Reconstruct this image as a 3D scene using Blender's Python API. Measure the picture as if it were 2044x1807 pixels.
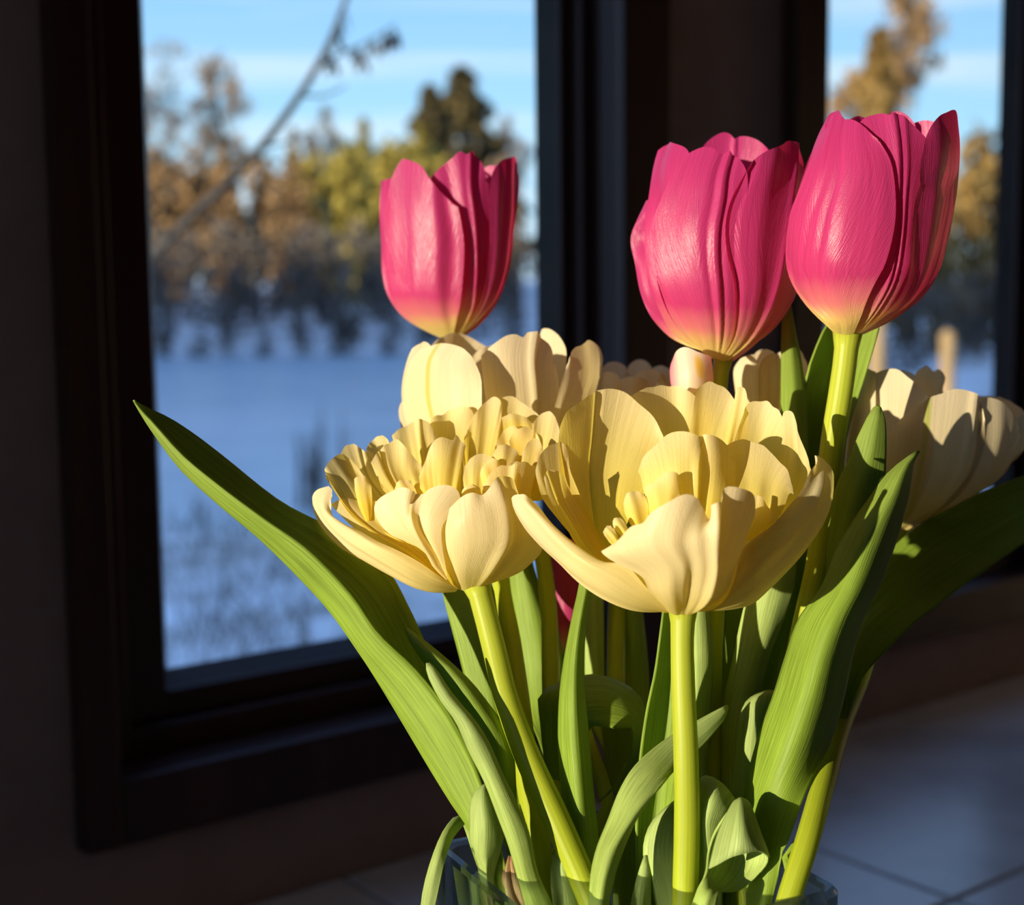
import bpy, math, random
import numpy as np
from mathutils import Vector, Matrix

for o in list(bpy.data.objects):
    bpy.data.objects.remove(o, do_unlink=True)
scene = bpy.context.scene
COL = scene.collection

# ------------------------------------------------------------------ camera
F = 2900.0                      # focal length in pixels of a 2044 x 1807 frame
CX, CY = 1022.0, 903.5
H = 0.42                        # eye height above the counter
PITCH = math.atan(318 / F)
ROLL = 0.011
CAM = np.array([0, 0, H])


def axes(yaw):
    c, s = math.cos(yaw), math.sin(yaw)
    r = np.array([c, s, 0.0])
    fh = np.array([-s, c, 0.0])
    zz = np.array([0, 0, 1.0])
    f = fh * math.cos(PITCH) - zz * math.sin(PITCH)
    u = fh * math.sin(PITCH) + zz * math.cos(PITCH)
    return f, math.cos(ROLL) * r - math.sin(ROLL) * u, math.cos(ROLL) * u + math.sin(ROLL) * r, r, fh


def _flat(ax, px, py):
    q = (ax[0] * F + ax[1] * (px - CX) + ax[2] * (CY - py)) / F
    return q * (-H / q[2])


# yaw that lays the window wall (its line on the counter, read from the photograph) along world X
_q = _flat(axes(0.0), 2044, 1345) - _flat(axes(0.0), 490, 1807)
YAW = -math.atan2(_q[1], _q[0])
f0, RIGHT, UP, RH, FH = axes(YAW)
cd = bpy.data.cameras.new('camera')
cam = bpy.data.objects.new('camera', cd)
COL.objects.link(cam)
cd.sensor_fit = 'HORIZONTAL'
cd.sensor_width = 36.0
cd.lens = 36.0 * F / 2044.0
cd.clip_start = 0.02
cd.clip_end = 1000
cd.dof.use_dof = True
cd.dof.focus_distance = 0.455
cd.dof.aperture_fstop = 9.8
m = Matrix(((RIGHT[0], UP[0], -f0[0], 0), (RIGHT[1], UP[1], -f0[1], 0), (RIGHT[2], UP[2], -f0[2], H), (0, 0, 0, 1)))
cam.matrix_world = m
scene.camera = cam

# ------------------------------------------------------------------ sky, sun, exposure
vs = scene.view_settings
vs.view_transform = 'Standard'
vs.look = 'None'
vs.exposure = 0.0
vs.gamma = 1.0
vs.use_curve_mapping = False

world = bpy.data.worlds.new('winter_sky')
scene.world = world
world.use_nodes = True
wn = world.node_tree
wn.nodes.clear()
wo = wn.nodes.new('ShaderNodeOutputWorld')
wb = wn.nodes.new('ShaderNodeBackground')
wb.inputs['Strength'].default_value = 1.3
tc = wn.nodes.new('ShaderNodeTexCoord')
sx = wn.nodes.new('ShaderNodeSeparateXYZ')
rp = wn.nodes.new('ShaderNodeValToRGB')
els = rp.color_ramp.elements
els[0].position = 0.0
els[0].color = (0.62, 0.80, 0.95, 1)
els[1].position = 1.0
els[1].color = (0.07, 0.21, 0.66, 1)
e = els.new(0.10); e.color = (0.42, 0.73, 1.0, 1)
e = els.new(0.20); e.color = (0.29, 0.57, 0.96, 1)
e = els.new(0.45); e.color = (0.13, 0.34, 0.84, 1)
mp = wn.nodes.new('ShaderNodeMapping')
mp.inputs['Scale'].default_value = (1.6, 1.6, 26.0)
mp.inputs['Rotation'].default_value = (0.0, 0.06, 0.0)
nz = wn.nodes.new('ShaderNodeTexNoise')
nz.inputs['Scale'].default_value = 1.7
nz.inputs['Detail'].default_value = 4
cr_ = wn.nodes.new('ShaderNodeValToRGB')
cr_.color_ramp.elements[0].position = 0.47
cr_.color_ramp.elements[1].position = 0.72
cm = wn.nodes.new('ShaderNodeMixRGB')
cm.inputs['Color2'].default_value = (0.80, 0.88, 0.97, 1)
cf = wn.nodes.new('ShaderNodeMath'); cf.operation = 'MULTIPLY'; cf.inputs[1].default_value = 0.75
L = wn.links.new
L(tc.outputs['Generated'], sx.inputs[0])
L(sx.outputs['Z'], rp.inputs[0])
L(tc.outputs['Generated'], mp.inputs[0])
L(mp.outputs[0], nz.inputs['Vector'])
L(nz.outputs[0], cr_.inputs[0])
L(cr_.outputs[0], cf.inputs[0])
L(cf.outputs[0], cm.inputs['Fac'])
L(rp.outputs[0], cm.inputs['Color1'])
L(cm.outputs[0], wb.inputs['Color'])
L(wb.outputs[0], wo.inputs['Surface'])

SUN_AZ, SUN_EL = math.radians(50), math.radians(6)
SUNDIR = RH * math.sin(SUN_AZ) * math.cos(SUN_EL) + FH * math.cos(SUN_AZ) * math.cos(SUN_EL) + np.array([0, 0, -math.sin(SUN_EL)])
sd = bpy.data.lights.new('sun_offscreen', 'SUN')
sd.energy = 8.5
sd.angle = math.radians(0.53)
sd.color = (1.0, 0.85, 0.58)
sun = bpy.data.objects.new('sun_offscreen', sd)
COL.objects.link(sun)
sun.rotation_euler = Vector(SUNDIR).to_track_quat('-Z', 'Y').to_euler()
sun.location = (-30, -40, 9)

# ------------------------------------------------------------------ layout helpers
D0 = 0.46


def ray(px, py):
    return (f0 * F + RIGHT * (px - CX) + UP * (CY - py)) / F


def at(px, py, D):
    """point seen at a pixel of the photograph, D metres in front of the camera"""
    return CAM + ray(px, py) * D


def pt(px, py, d=0.0):
    return at(px, py, D0 * (1 - d / F))


def on_z(px, py, z):
    r = ray(px, py)
    return CAM + r * ((z - H) / r[2])


A_, B_ = on_z(490, 1807, 0), on_z(2044, 1345, 0)
U = (B_ - A_); U[2] = 0; U /= np.linalg.norm(U)
NIN = np.array([U[1], -U[0], 0.0])           # from the window wall into the room
WALLD = float(np.dot(CAM - A_, NIN))
FOOT = CAM - NIN * WALLD; FOOT[2] = 0


def W(u, v, z):
    """wall frame: u along the window wall, v into the room, z up"""
    return FOOT + U * u + NIN * v + np.array([0, 0, z])


def wall_hit(px, py, v):
    r = ray(px, py)
    t = (v - WALLD) / np.dot(r, NIN)
    p = CAM + r * t
    q = p - FOOT
    return float(np.dot(q, U)), float(p[2])


# ------------------------------------------------------------------ object helpers
def mesh_obj(name, verts, faces, mat, parent=None, smooth=True, uvs=None):
    me = bpy.data.meshes.new(name)
    v = np.asarray(verts, float)
    if parent is not None:
        loc = np.array(parent['_loc']) if '_loc' in parent.keys() else np.zeros(3)
        v = v - loc
    me.from_pydata(v.tolist(), [], [list(map(int, f)) for f in faces])
    if uvs is not None:
        ul = me.uv_layers.new(name='UVMap')
        li = np.empty(len(me.loops), dtype=np.int32)
        me.loops.foreach_get('vertex_index', li)
        ul.data.foreach_set('uv', np.asarray(uvs, np.float32)[li].ravel())
    if smooth:
        me.polygons.foreach_set('use_smooth', [True] * len(me.polygons))
    me.materials.append(mat)
    me.update()
    o = bpy.data.objects.new(name, me)
    COL.objects.link(o)
    if parent is not None:
        o.parent = parent
    return o


def empty(name, loc):
    o = bpy.data.objects.new(name, None)
    o.empty_display_size = 0.02
    o.location = Vector([float(c) for c in loc])
    o['_loc'] = [float(c) for c in loc]
    COL.objects.link(o)
    return o


def tag(o, label=None, cat=None, group=None, kind=None):
    if label: o['label'] = label
    if cat: o['category'] = cat
    if group: o['group'] = group
    if kind: o['kind'] = kind
    return o


def hermite(P, T, S):
    P = np.asarray(P, float)
    n = len(P)
    if n == 2:
        w = ((S - T[0]) / (T[1] - T[0]))
        w = w.reshape((-1,) + (1,) * (P.ndim - 1))
        return P[0] * (1 - w) + P[1] * w
    M = np.zeros_like(P)
    for i in range(1, n - 1):
        d1 = (P[i] - P[i - 1]) / (T[i] - T[i - 1])
        d2 = (P[i + 1] - P[i]) / (T[i + 1] - T[i])
        a = (T[i + 1] - T[i]) / (T[i + 1] - T[i - 1])
        M[i] = d1 * a + d2 * (1 - a)
    M[0] = 1.5 * (P[1] - P[0]) / (T[1] - T[0]) - 0.5 * M[1]
    M[-1] = 1.5 * (P[-1] - P[-2]) / (T[-1] - T[-2]) - 0.5 * M[-2]
    out = []
    for s in S:
        i = int(np.clip(np.searchsorted(T, s) - 1, 0, n - 2))
        h = T[i + 1] - T[i]
        x = (s - T[i]) / h
        out.append((2 * x**3 - 3 * x**2 + 1) * P[i] + (x**3 - 2 * x**2 + x) * h * M[i]
                   + (-2 * x**3 + 3 * x**2) * P[i + 1] + (x**3 - x**2) * h * M[i + 1])
    return np.array(out)


def resample(row, n):
    P = np.asarray(row, float)
    seg = np.linalg.norm(np.diff(P, axis=0), axis=1) ** 0.75 + 1e-4
    T = np.concatenate([[0], np.cumsum(seg)])
    T /= T[-1]
    return hermite(P, T, np.linspace(0, 1, n))


def vnoise(x, y, seed):
    r = np.zeros_like(x)
    rr = random.Random(seed)
    for k in range(5):
        a, b, p = rr.uniform(2, 9), rr.uniform(1, 6), rr.uniform(0, 6.28)
        r += np.sin(a * x * 2.2 + b * y + p) * rr.uniform(0.5, 1)
    return r / 3.0


SEED = [0]


def patch(parent, name, rows, mat, d0=0.0, nu=22, nv=20, ruffle=0.0, wrinkle=0.0, grooves=(), thick=0.0, scallop=0.0, label=None, sheath=None, vase=False):
    """a petal or leaf: rows of points from base to tip, each row runs across the blade"""
    SEED[0] += 1
    R3 = [[pt(p[0], p[1], p[2] + d0) for p in row] for row in rows]
    if sheath is not None:                                  # the blade's foot clasps its own stem
        c, r = sheath
        w = R3[0][-1] - R3[0][0]; w[2] = 0
        w = w / (np.linalg.norm(w) + 1e-9)
        g = np.mean(R3[1], axis=0) - c; g[2] = 0
        g = g / (np.linalg.norm(g) + 1e-9)
        R3[0] = [c - w * r * 0.9 + g * r * 0.3, c + g * r * 1.02, c + w * r * 0.9 + g * r * 0.3]
    G = np.array([resample(r, nv) for r in R3])          # rows x nv x 3
    mid = G.mean(axis=1)
    seg = np.linalg.norm(np.diff(mid, axis=0), axis=1)
    seg = np.maximum(seg, 0.35 * seg.mean())
    T = np.concatenate([[0], np.cumsum(seg)]); T /= T[-1]
    S = np.linspace(0, 1, nu)
    G = hermite(G, T, S)                                    # nu x nv x 3
    du = np.gradient(G, axis=0)
    dv = np.gradient(G, axis=1)
    N = np.cross(du, dv)
    N /= (np.linalg.norm(N, axis=2, keepdims=True) + 1e-12)
    tt, ss = np.meshgrid(np.linspace(0, 1, nu), np.linspace(-1, 1, nv), indexing='ij')
    disp = np.zeros_like(tt)
    if ruffle:
        edge = np.clip(np.maximum(np.abs(ss) ** 3 * np.clip(tt * 2, 0, 1), tt ** 4), 0, 1)
        disp += ruffle * edge * vnoise(ss * 0.36, tt * 1.3, SEED[0])
    if wrinkle:
        fade = np.sin(np.pi * np.clip(tt * 0.8 + 0.1, 0, 1))
        disp += wrinkle * fade * (vnoise(ss * 0.45, tt * 0.5, SEED[0] + 77) * 0.85 + 0.15 * vnoise(ss * 1.4, tt * 0.4, SEED[0] + 5))
    for g0, ga, gw in grooves:
        disp += ga * np.exp(-((ss - g0) / gw) ** 2) * np.clip(tt * 2.5, 0, 1)
    G = G + N * disp[..., None]
    if scallop:
        lv = du / (np.linalg.norm(du, axis=2, keepdims=True) + 1e-9)
        G = G + lv * (scallop * (tt ** 8) * vnoise(ss * 1.0, tt * 0, SEED[0] + 31) * (0.6 + 0.6 * np.sin(ss * 2.3 + SEED[0])))[..., None]
        wv = dv / (np.linalg.norm(dv, axis=2, keepdims=True) + 1e-9)
        G = G + wv * (scallop * 0.7 * np.sign(ss) * np.abs(ss) ** 8 * vnoise(ss * 0, tt * 4, SEED[0] + 47))[..., None]
    if vase == 'over':                                      # starts inside, bends over the rim and hangs outside
        top = int(np.argmax(G[:, :, 2].mean(axis=1)))
        G[:top + 1] = in_vase(G[:top + 1])
        q = G[top + 1:] - VCEN
        low = G[top + 1:, :, 2] < ZRIM + 0.0025
        a, b = q @ ex, q @ ey
        dv_ = np.maximum(np.abs(a), np.abs(b))
        k_ = np.where(low & (dv_ < hs + 0.0012), (hs + 0.0012) / dv_, 1.0)
        G[top + 1:] = G[top + 1:] + ((k_ - 1) * a)[..., None] * ex + ((k_ - 1) * b)[..., None] * ey
    elif vase:
        G = in_vase(G)
    verts = G.reshape(-1, 3)
    uv = np.stack([(ss.ravel() + 1) / 2, tt.ravel()], axis=1)
    idx = np.arange(nu * nv).reshape(nu, nv)
    faces = np.stack([idx[:-1, :-1], idx[:-1, 1:], idx[1:, 1:], idx[1:, :-1]], axis=-1).reshape(-1, 4)
    o = mesh_obj(name, verts, faces, mat, parent, True, uv)
    if thick:
        s = o.modifiers.new('thickness', 'SOLIDIFY')
        s.thickness = thick
        s.offset = 0
    if label:
        o['label'] = label
    return o


def tube_mesh(P, R, n=12, caps=True):
    P = np.asarray(P, float)
    verts, faces, uvs = [], [], []
    up = np.array([0.31, 0.12, 0.94])
    prev = None
    for i in range(len(P)):
        t = P[min(i + 1, len(P) - 1)] - P[max(i - 1, 0)]
        t /= np.linalg.norm(t) + 1e-12
        if prev is None:
            a = np.cross(t, np.array([0.9, -0.3, 0.1])); a /= np.linalg.norm(a)
        else:
            a = prev - t * np.dot(prev, t); a /= np.linalg.norm(a)
        prev = a
        b = np.cross(t, a)
        for k in range(n):
            an = 2 * math.pi * k / n
            verts.append(P[i] + R[i] * (math.cos(an) * a + math.sin(an) * b))
            uvs.append((k / n, 1 - i / max(1, len(P) - 1)))
    for i in range(len(P) - 1):
        for k in range(n):
            k2 = (k + 1) % n
            faces.append((i * n + k, i * n + k2, (i + 1) * n + k2, (i + 1) * n + k))
    if caps:
        faces.append(tuple(range(n))[::-1])
        faces.append(tuple((len(P) - 1) * n + k for k in range(n)))
    return verts, faces, uvs


def stem(parent, pts, mat, d0=0.0, name='stem', n=16, m=40):
    P = np.array([np.append(pt(p[0], p[1], p[2] + d0), p[3] * D0 * (1 - (p[2] + d0) / F) / F) for p in pts])
    seg = np.linalg.norm(np.diff(P[:, :3], axis=0), axis=1)
    T = np.concatenate([[0], np.cumsum(seg)]); T /= T[-1]
    Q = hermite(P, T, np.linspace(0, 1, m))
    v, f, uv = tube_mesh(Q[:, :3], Q[:, 3], n)
    return mesh_obj(name, v, f, mat, parent, True, uv)


def sp(parent, mat, x0, y0, d0, x1, y1, d1, w, cup=0.3, off=0.0, taper=0.45, skew=0.0, **k):
    """small inner petal from base to tip"""
    dx, dy = x1 - x0, y1 - y0
    l = math.hypot(dx, dy) + 1e-6
    nx, ny = -dy / l, dx / l
    rows = []
    for t, ww in ((0, taper * 0.6), (0.35, 0.8), (0.7, 1.0)):
        x, y, d = x0 + dx * t, y0 + dy * t, d0 + (d1 - d0) * t
        h = w * ww
        rows.append([(x - nx * h, y - ny * h, d - cup * h), (x, y, d + cup * h * 0.3), (x + nx * h, y + ny * h, d - cup * h + skew * h)])
    h = w
    rows.append([(x0 + dx * .9 - nx * h * .8, y0 + dy * .9 - ny * h * .8, d1 - cup * h), (x1 - nx * h * .35, y1 - ny * h * .35, d1),
                 (x1 + nx * h * .35, y1 + ny * h * .35, d1), (x0 + dx * .9 + nx * h * .8, y0 + dy * .9 + ny * h * .8, d1 - cup * h + skew * h)])
    return patch(parent, 'petal', rows, mat, d0=off, nu=14, nv=14, ruffle=k.get('ruffle', 0.0006), wrinkle=k.get('wrinkle', 0.0003), scallop=k.get('scallop', 0.0003))


class Cup:
    """cup-shaped flower: silhouette profile gives each petal point its depth"""
    def __init__(self, prof, d0):
        self.p = sorted(prof)
        self.y = [a[0] for a in self.p]
        self.c = [a[1] for a in self.p]
        self.r = [a[2] for a in self.p]
        self.d0 = d0

    def cr(self, y):
        return float(np.interp(y, self.y, self.c)), float(np.interp(y, self.y, self.r))

    def d(self, x, y, s, m):
        c, r = self.cr(y)
        q = (r * m) ** 2 - (x - c) ** 2
        return s * math.sqrt(q) if q > 0 else 0.0

    def petal(self, parent, rows, mat, s=1, m=1.0, **k):
        R = [[(p[0], p[1], (self.d(p[0], p[1], s, m) + (p[2] if len(p) > 2 else 0))) for p in row] for row in rows]
        return patch(parent, k.pop('name', 'petal'), R, mat, d0=self.d0, **k)

    def sweep(self, parent, mat, f0_, f1_, ytop, s=-1, m=0.9, flare=0.0, **k):
        """petal given by the fractions of the cup's half width that it spans"""
        yb = self.y[-1]
        rows = []
        for t in (0.0, 0.1, 0.25, 0.45, 0.65, 0.85):
            y = yb + (ytop - yb) * t
            c, r = self.cr(y)
            rows.append([(c + r * m * f, y) for f in np.linspace(f0_, f1_, 5)])
        c, r = self.cr(ytop)
        dh = abs(yb - ytop) * 0.09
        rows.append([(c + r * m * f * (1 + flare), ytop + dh * (2 * (f - f0_) / (f1_ - f0_) - 1) ** 2) for f in np.linspace(f0_ * .9 + f1_ * .1, f1_ * .9 + f0_ * .1, 5)])
        return self.petal(parent, rows, mat, s, m, **k)


# ------------------------------------------------------------------ materials
def new_mat(name):
    mt = bpy.data.materials.new(name)
    mt.use_nodes = True
    nt = mt.node_tree
    nt.nodes.clear()
    out = nt.nodes.new('ShaderNodeOutputMaterial')
    return mt, nt, out


def N_(nt, t, **inp):
    n = nt.nodes.new(t)
    for k, v in inp.items():
        n.inputs[k.replace('_', ' ')].default_value = v
    return n


def ramp(nt, stops):
    r = nt.nodes.new('ShaderNodeValToRGB')
    el = r.color_ramp.elements
    el[0].position, el[0].color = stops[0][0], (*stops[0][1], 1)
    el[1].position, el[1].color = stops[-1][0], (*stops[-1][1], 1)
    for p, c in stops[1:-1]:
        e = el.new(p); e.color = (*c, 1)
    return r


def math_(nt, op, a, b=None):
    n = nt.nodes.new('ShaderNodeMath')
    n.operation = op
    for i, v in enumerate((a, b)):
        if v is None: continue
        if isinstance(v, (int, float)): n.inputs[i].default_value = v
        else: nt.links.new(v, n.inputs[i])
    return n.outputs[0]


def plant_mat(name, stops, tstops, trans=0.35, rough=0.45, spec=0.3, streak=(70, 2.2), sstr=0.18, bump=0.25, vein=0.0, edge=None, mottled=0.0, sheen=0.0):
    """blade tissue: colour runs along the blade (UV), fine veins, light shines through"""
    mt, nt, out = new_mat(name)
    lk = nt.links.new
    uv = nt.nodes.new('ShaderNodeUVMap')
    sep = nt.nodes.new('ShaderNodeSeparateXYZ'); lk(uv.outputs[0], sep.inputs[0])
    x, y = sep.outputs[0], sep.outputs[1]
    a = math_(nt, 'ABSOLUTE', math_(nt, 'SUBTRACT', x, 0.5))
    c1 = math_(nt, 'ADD', math_(nt, 'MULTIPLY', x, float(streak[0])), 0.0)
    comb = nt.nodes.new('ShaderNodeCombineXYZ'); lk(c1, comb.inputs[0]); lk(math_(nt, 'MULTIPLY', y, float(streak[1])), comb.inputs[1])
    oi = nt.nodes.new('ShaderNodeObjectInfo')
    lk(math_(nt, 'MULTIPLY', oi.outputs['Random'], 40.0), comb.inputs[2])
    n1 = N_(nt, 'ShaderNodeTexNoise', Scale=1.0, Detail=3.0); lk(comb.outputs[0], n1.inputs['Vector'])
    tco = nt.nodes.new('ShaderNodeTexCoord')
    n2 = N_(nt, 'ShaderNodeTexNoise', Scale=60.0, Detail=3.0); lk(tco.outputs['Object'], n2.inputs['Vector'])
    yy = math_(nt, 'ADD', y, math_(nt, 'MULTIPLY', math_(nt, 'SUBTRACT', n1.outputs[0], 0.5), 0.12))
    r1 = ramp(nt, stops); lk(yy, r1.inputs[0])
    r2 = ramp(nt, tstops); lk(yy, r2.inputs[0])
    # fine veins
    hs = nt.nodes.new('ShaderNodeHueSaturation')
    mr = nt.nodes.new('ShaderNodeMapRange')
    mr.inputs['From Min'].default_value = 0.3; mr.inputs['From Max'].default_value = 0.7
    lk(n1.outputs[0], mr.inputs['Value'])
    val = math_(nt, 'ADD', 1.0 - sstr, math_(nt, 'MULTIPLY', mr.outputs[0], 2 * sstr))
    if mottled:
        val = math_(nt, 'MULTIPLY', val, math_(nt, 'ADD', 1.0 - mottled, math_(nt, 'MULTIPLY', n2.outputs[0], 2 * mottled)))
    lk(val, hs.inputs['Value']); lk(r1.outputs[0], hs.inputs['Color'])
    col = hs.outputs[0]
    if edge is not None:
        mx = nt.nodes.new('ShaderNodeMixRGB')
        er = ramp(nt, [(0.0, (0, 0, 0)), (edge[1], (0, 0, 0)), (0.5, (1, 1, 1))]); lk(a, er.inputs[0])
        lk(math_(nt, 'MULTIPLY', er.outputs[0], edge[2]), mx.inputs['Fac'])
        lk(col, mx.inputs['Color1']); mx.inputs['Color2'].default_value = (*edge[0], 1)
        col = mx.outputs[0]
    hgt = n1.outputs[0]
    if vein:
        c3 = nt.nodes.new('ShaderNodeCombineXYZ')
        lk(math_(nt, 'SUBTRACT', math_(nt, 'MULTIPLY', a, 95.0), math_(nt, 'MULTIPLY', y, 60.0)), c3.inputs[0])
        lk(math_(nt, 'MULTIPLY', y, 5.0), c3.inputs[1]); lk(math_(nt, 'MULTIPLY', x, 3.0), c3.inputs[2])
        n3 = N_(nt, 'ShaderNodeTexNoise', Scale=1.0, Detail=2.0); lk(c3.outputs[0], n3.inputs['Vector'])
        hgt = math_(nt, 'ADD', math_(nt, 'MULTIPLY', n1.outputs[0], 1 - vein), math_(nt, 'MULTIPLY', n3.outputs[0], vein))
        n4 = N_(nt, 'ShaderNodeTexNoise', Scale=2600.0, Detail=1.0); lk(tco.outputs['Object'], n4.inputs['Vector'])
        hgt = math_(nt, 'ADD', hgt, math_(nt, 'MULTIPLY', n4.outputs[0], 0.25))
    bp = N_(nt, 'ShaderNodeBump', Strength=bump, Distance=0.0006); lk(hgt, bp.inputs['Height'])
    pb = N_(nt, 'ShaderNodeBsdfPrincipled', Roughness=rough)
    pb.inputs['Specular IOR Level'].default_value = spec
    if sheen:
        pb.inputs['Sheen Weight'].default_value = sheen
        pb.inputs['Sheen Roughness'].default_value = 0.4
    lk(col, pb.inputs['Base Color']); lk(bp.outputs[0], pb.inputs['Normal'])
    tl = nt.nodes.new('ShaderNodeBsdfTranslucent'); lk(r2.outputs[0], tl.inputs['Color']); lk(bp.outputs[0], tl.inputs['Normal'])
    ms = nt.nodes.new('ShaderNodeMixShader'); ms.inputs[0].default_value = trans
    lk(pb.outputs[0], ms.inputs[1]); lk(tl.outputs[0], ms.inputs[2]); lk(ms.outputs[0], out.inputs['Surface'])
    return mt


M = {}
M['pink'] = plant_mat('pink_petal', [(0.0, (0.86, 0.72, 0.22)), (0.10, (0.86, 0.60, 0.22)), (0.19, (0.78, 0.22, 0.26)), (0.31, (0.56, 0.043, 0.200)), (1.0, (0.50, 0.036, 0.206))],
                      [(0.0, (0.90, 0.62, 0.10)), (0.14, (0.90, 0.45, 0.12)), (0.28, (0.90, 0.03, 0.14)), (1.0, (0.85, 0.02, 0.16))],
                      trans=0.32, rough=0.36, spec=0.5, sstr=0.14, bump=0.38, vein=0.75, streak=(55, 2.5), sheen=0.12)
M['yellow'] = plant_mat('yellow_petal', [(0.0, (0.93, 0.70, 0.07)), (0.35, (0.93, 0.73, 0.13)), (0.75, (0.93, 0.77, 0.29)), (1.0, (0.93, 0.79, 0.48))],
                        [(0.0, (0.99, 0.76, 0.04)), (0.5, (0.99, 0.80, 0.10)), (1.0, (0.99, 0.84, 0.22))],
                        trans=0.52, rough=0.42, spec=0.25, sstr=0.09, bump=0.25, vein=0.4, streak=(95, 1.6))
M['yellow_outer'] = plant_mat('yellow_outer_petal', [(0.0, (0.92, 0.76, 0.24)), (0.4, (0.92, 0.77, 0.40)), (1.0, (0.93, 0.79, 0.57))],
                              [(0.0, (0.99, 0.77, 0.06)), (0.5, (0.99, 0.80, 0.14)), (1.0, (0.99, 0.83, 0.28))],
                              trans=0.42, rough=0.42, spec=0.25, sstr=0.08, bump=0.25, vein=0.4, streak=(95, 1.6))
M['cream'] = plant_mat('cream_petal', [(0.0, (0.83, 0.68, 0.26)), (0.3, (0.84, 0.70, 0.38)), (0.7, (0.85, 0.71, 0.47)), (1.0, (0.85, 0.71, 0.53))],
                       [(0.0, (0.95, 0.76, 0.16)), (0.5, (0.96, 0.78, 0.32)), (1.0, (0.96, 0.80, 0.44))],
                       trans=0.38, rough=0.42, spec=0.28, sstr=0.06, bump=0.3, vein=0.4, streak=(45, 2.0))
M['cream_green'] = plant_mat('green_streaked_cream_petal', [(0.0, (0.83, 0.68, 0.26)), (0.3, (0.84, 0.70, 0.38)), (1.0, (0.85, 0.71, 0.53))],
                             [(0.0, (0.95, 0.76, 0.16)), (0.5, (0.96, 0.78, 0.32)), (1.0, (0.96, 0.80, 0.44))],
                             trans=0.38, rough=0.42, spec=0.28, sstr=0.06, bump=0.3, vein=0.4, streak=(45, 2.0))
M['blush'] = plant_mat('blush_petal', [(0.0, (0.9, 0.75, 0.55)), (0.5, (0.88, 0.72, 0.60)), (1.0, (0.90, 0.76, 0.66))],
                       [(0.0, (0.95, 0.60, 0.2)), (1.0, (0.95, 0.6, 0.5))], trans=0.35, rough=0.4, sstr=0.06, bump=0.2, vein=0.3,
                       edge=((0.80, 0.13, 0.30), 0.26, 0.9))
LEAF = [(0.0, (0.44, 0.52, 0.10)), (0.25, (0.29, 0.42, 0.045)), (0.8, (0.27, 0.39, 0.055)), (1.0, (0.28, 0.37, 0.08))]
LEAFT = [(0.0, (0.60, 0.60, 0.03)), (0.4, (0.34, 0.50, 0.01)), (1.0, (0.28, 0.44, 0.01))]
M['leaf'] = plant_mat('tulip_leaf', LEAF, LEAFT, trans=0.38, rough=0.48, spec=0.30, streak=(60, 9.0), sstr=0.30, bump=0.35, mottled=0.22)
M['leaf_pale'] = plant_mat('tulip_leaf_pale', [(0.0, (0.50, 0.58, 0.12)), (0.4, (0.42, 0.55, 0.12)), (1.0, (0.42, 0.53, 0.20))], LEAFT, trans=0.32, rough=0.5, spec=0.28, streak=(56, 9.0), sstr=0.30, bump=0.35, mottled=0.26)
M['stem'] = plant_mat('tulip_stem', [(0.0, (0.42, 0.47, 0.035)), (0.75, (0.41, 0.48, 0.03)), (1.0, (0.49, 0.54, 0.06))], [(0.0, (0.52, 0.56, 0.0)), (1.0, (0.52, 0.62, 0.02))],
                      trans=0.30, rough=0.42, spec=0.3, streak=(30, 3.0), sstr=0.12, bump=0.15, mottled=0.08)
M['dry'] = plant_mat('dry_papery_skin', [(0.0, (0.40, 0.26, 0.12)), (0.5, (0.55, 0.40, 0.22)), (1.0, (0.35, 0.18, 0.09))], [(0.0, (0.4, 0.25, 0.1)), (1.0, (0.4, 0.2, 0.1))],
                     trans=0.15, rough=0.7, spec=0.1, sstr=0.4, bump=0.6, mottled=0.4)

# the green streak along the midrib
nt = M['cream_green'].node_tree
pbn = [n for n in nt.nodes if n.type == 'BSDF_PRINCIPLED'][0]
src = pbn.inputs['Base Color'].links[0].from_socket
uvn = [n for n in nt.nodes if n.type == 'UVMAP'][0]
sepn = [n for n in nt.nodes if n.type == 'SEPXYZ'][0]
dist = math_(nt, 'ABSOLUTE', math_(nt, 'SUBTRACT', sepn.outputs[0], 0.36))
gr = ramp(nt, [(0.0, (1, 1, 1)), (0.018, (0.7, 0.7, 0.7)), (0.05, (0, 0, 0))])
nt.links.new(dist, gr.inputs[0])
mxn = nt.nodes.new('ShaderNodeMixRGB'); mxn.inputs['Color2'].default_value = (0.42, 0.50, 0.04, 1)
nt.links.new(math_(nt, 'MULTIPLY', gr.outputs[0], 0.85), mxn.inputs['Fac'])
nt.links.new(src, mxn.inputs['Color1']); nt.links.new(mxn.outputs[0], pbn.inputs['Base Color'])

# the yellow eye of the blush petal
nt = M['blush'].node_tree
pbn = [n for n in nt.nodes if n.type == 'BSDF_PRINCIPLED'][0]
src = pbn.inputs['Base Color'].links[0].from_socket
sepn = [n for n in nt.nodes if n.type == 'SEPXYZ'][0]
ex_ = math_(nt, 'POWER', math_(nt, 'DIVIDE', math_(nt, 'ABSOLUTE', math_(nt, 'SUBTRACT', sepn.outputs[0], 0.68)), 0.13), 2.0)
ey_ = math_(nt, 'POWER', math_(nt, 'DIVIDE', math_(nt, 'ABSOLUTE', math_(nt, 'SUBTRACT', sepn.outputs[1], 0.72)), 0.24), 2.0)
er_ = ramp(nt, [(0.0, (1, 1, 1)), (0.45, (0.8, 0.8, 0.8)), (1.0, (0, 0, 0))])
nt.links.new(math_(nt, 'ADD', ex_, ey_), er_.inputs[0])
mxn = nt.nodes.new('ShaderNodeMixRGB'); mxn.inputs['Color2'].default_value = (0.95, 0.62, 0.03, 1)
nt.links.new(er_.outputs[0], mxn.inputs['Fac'])
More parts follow.
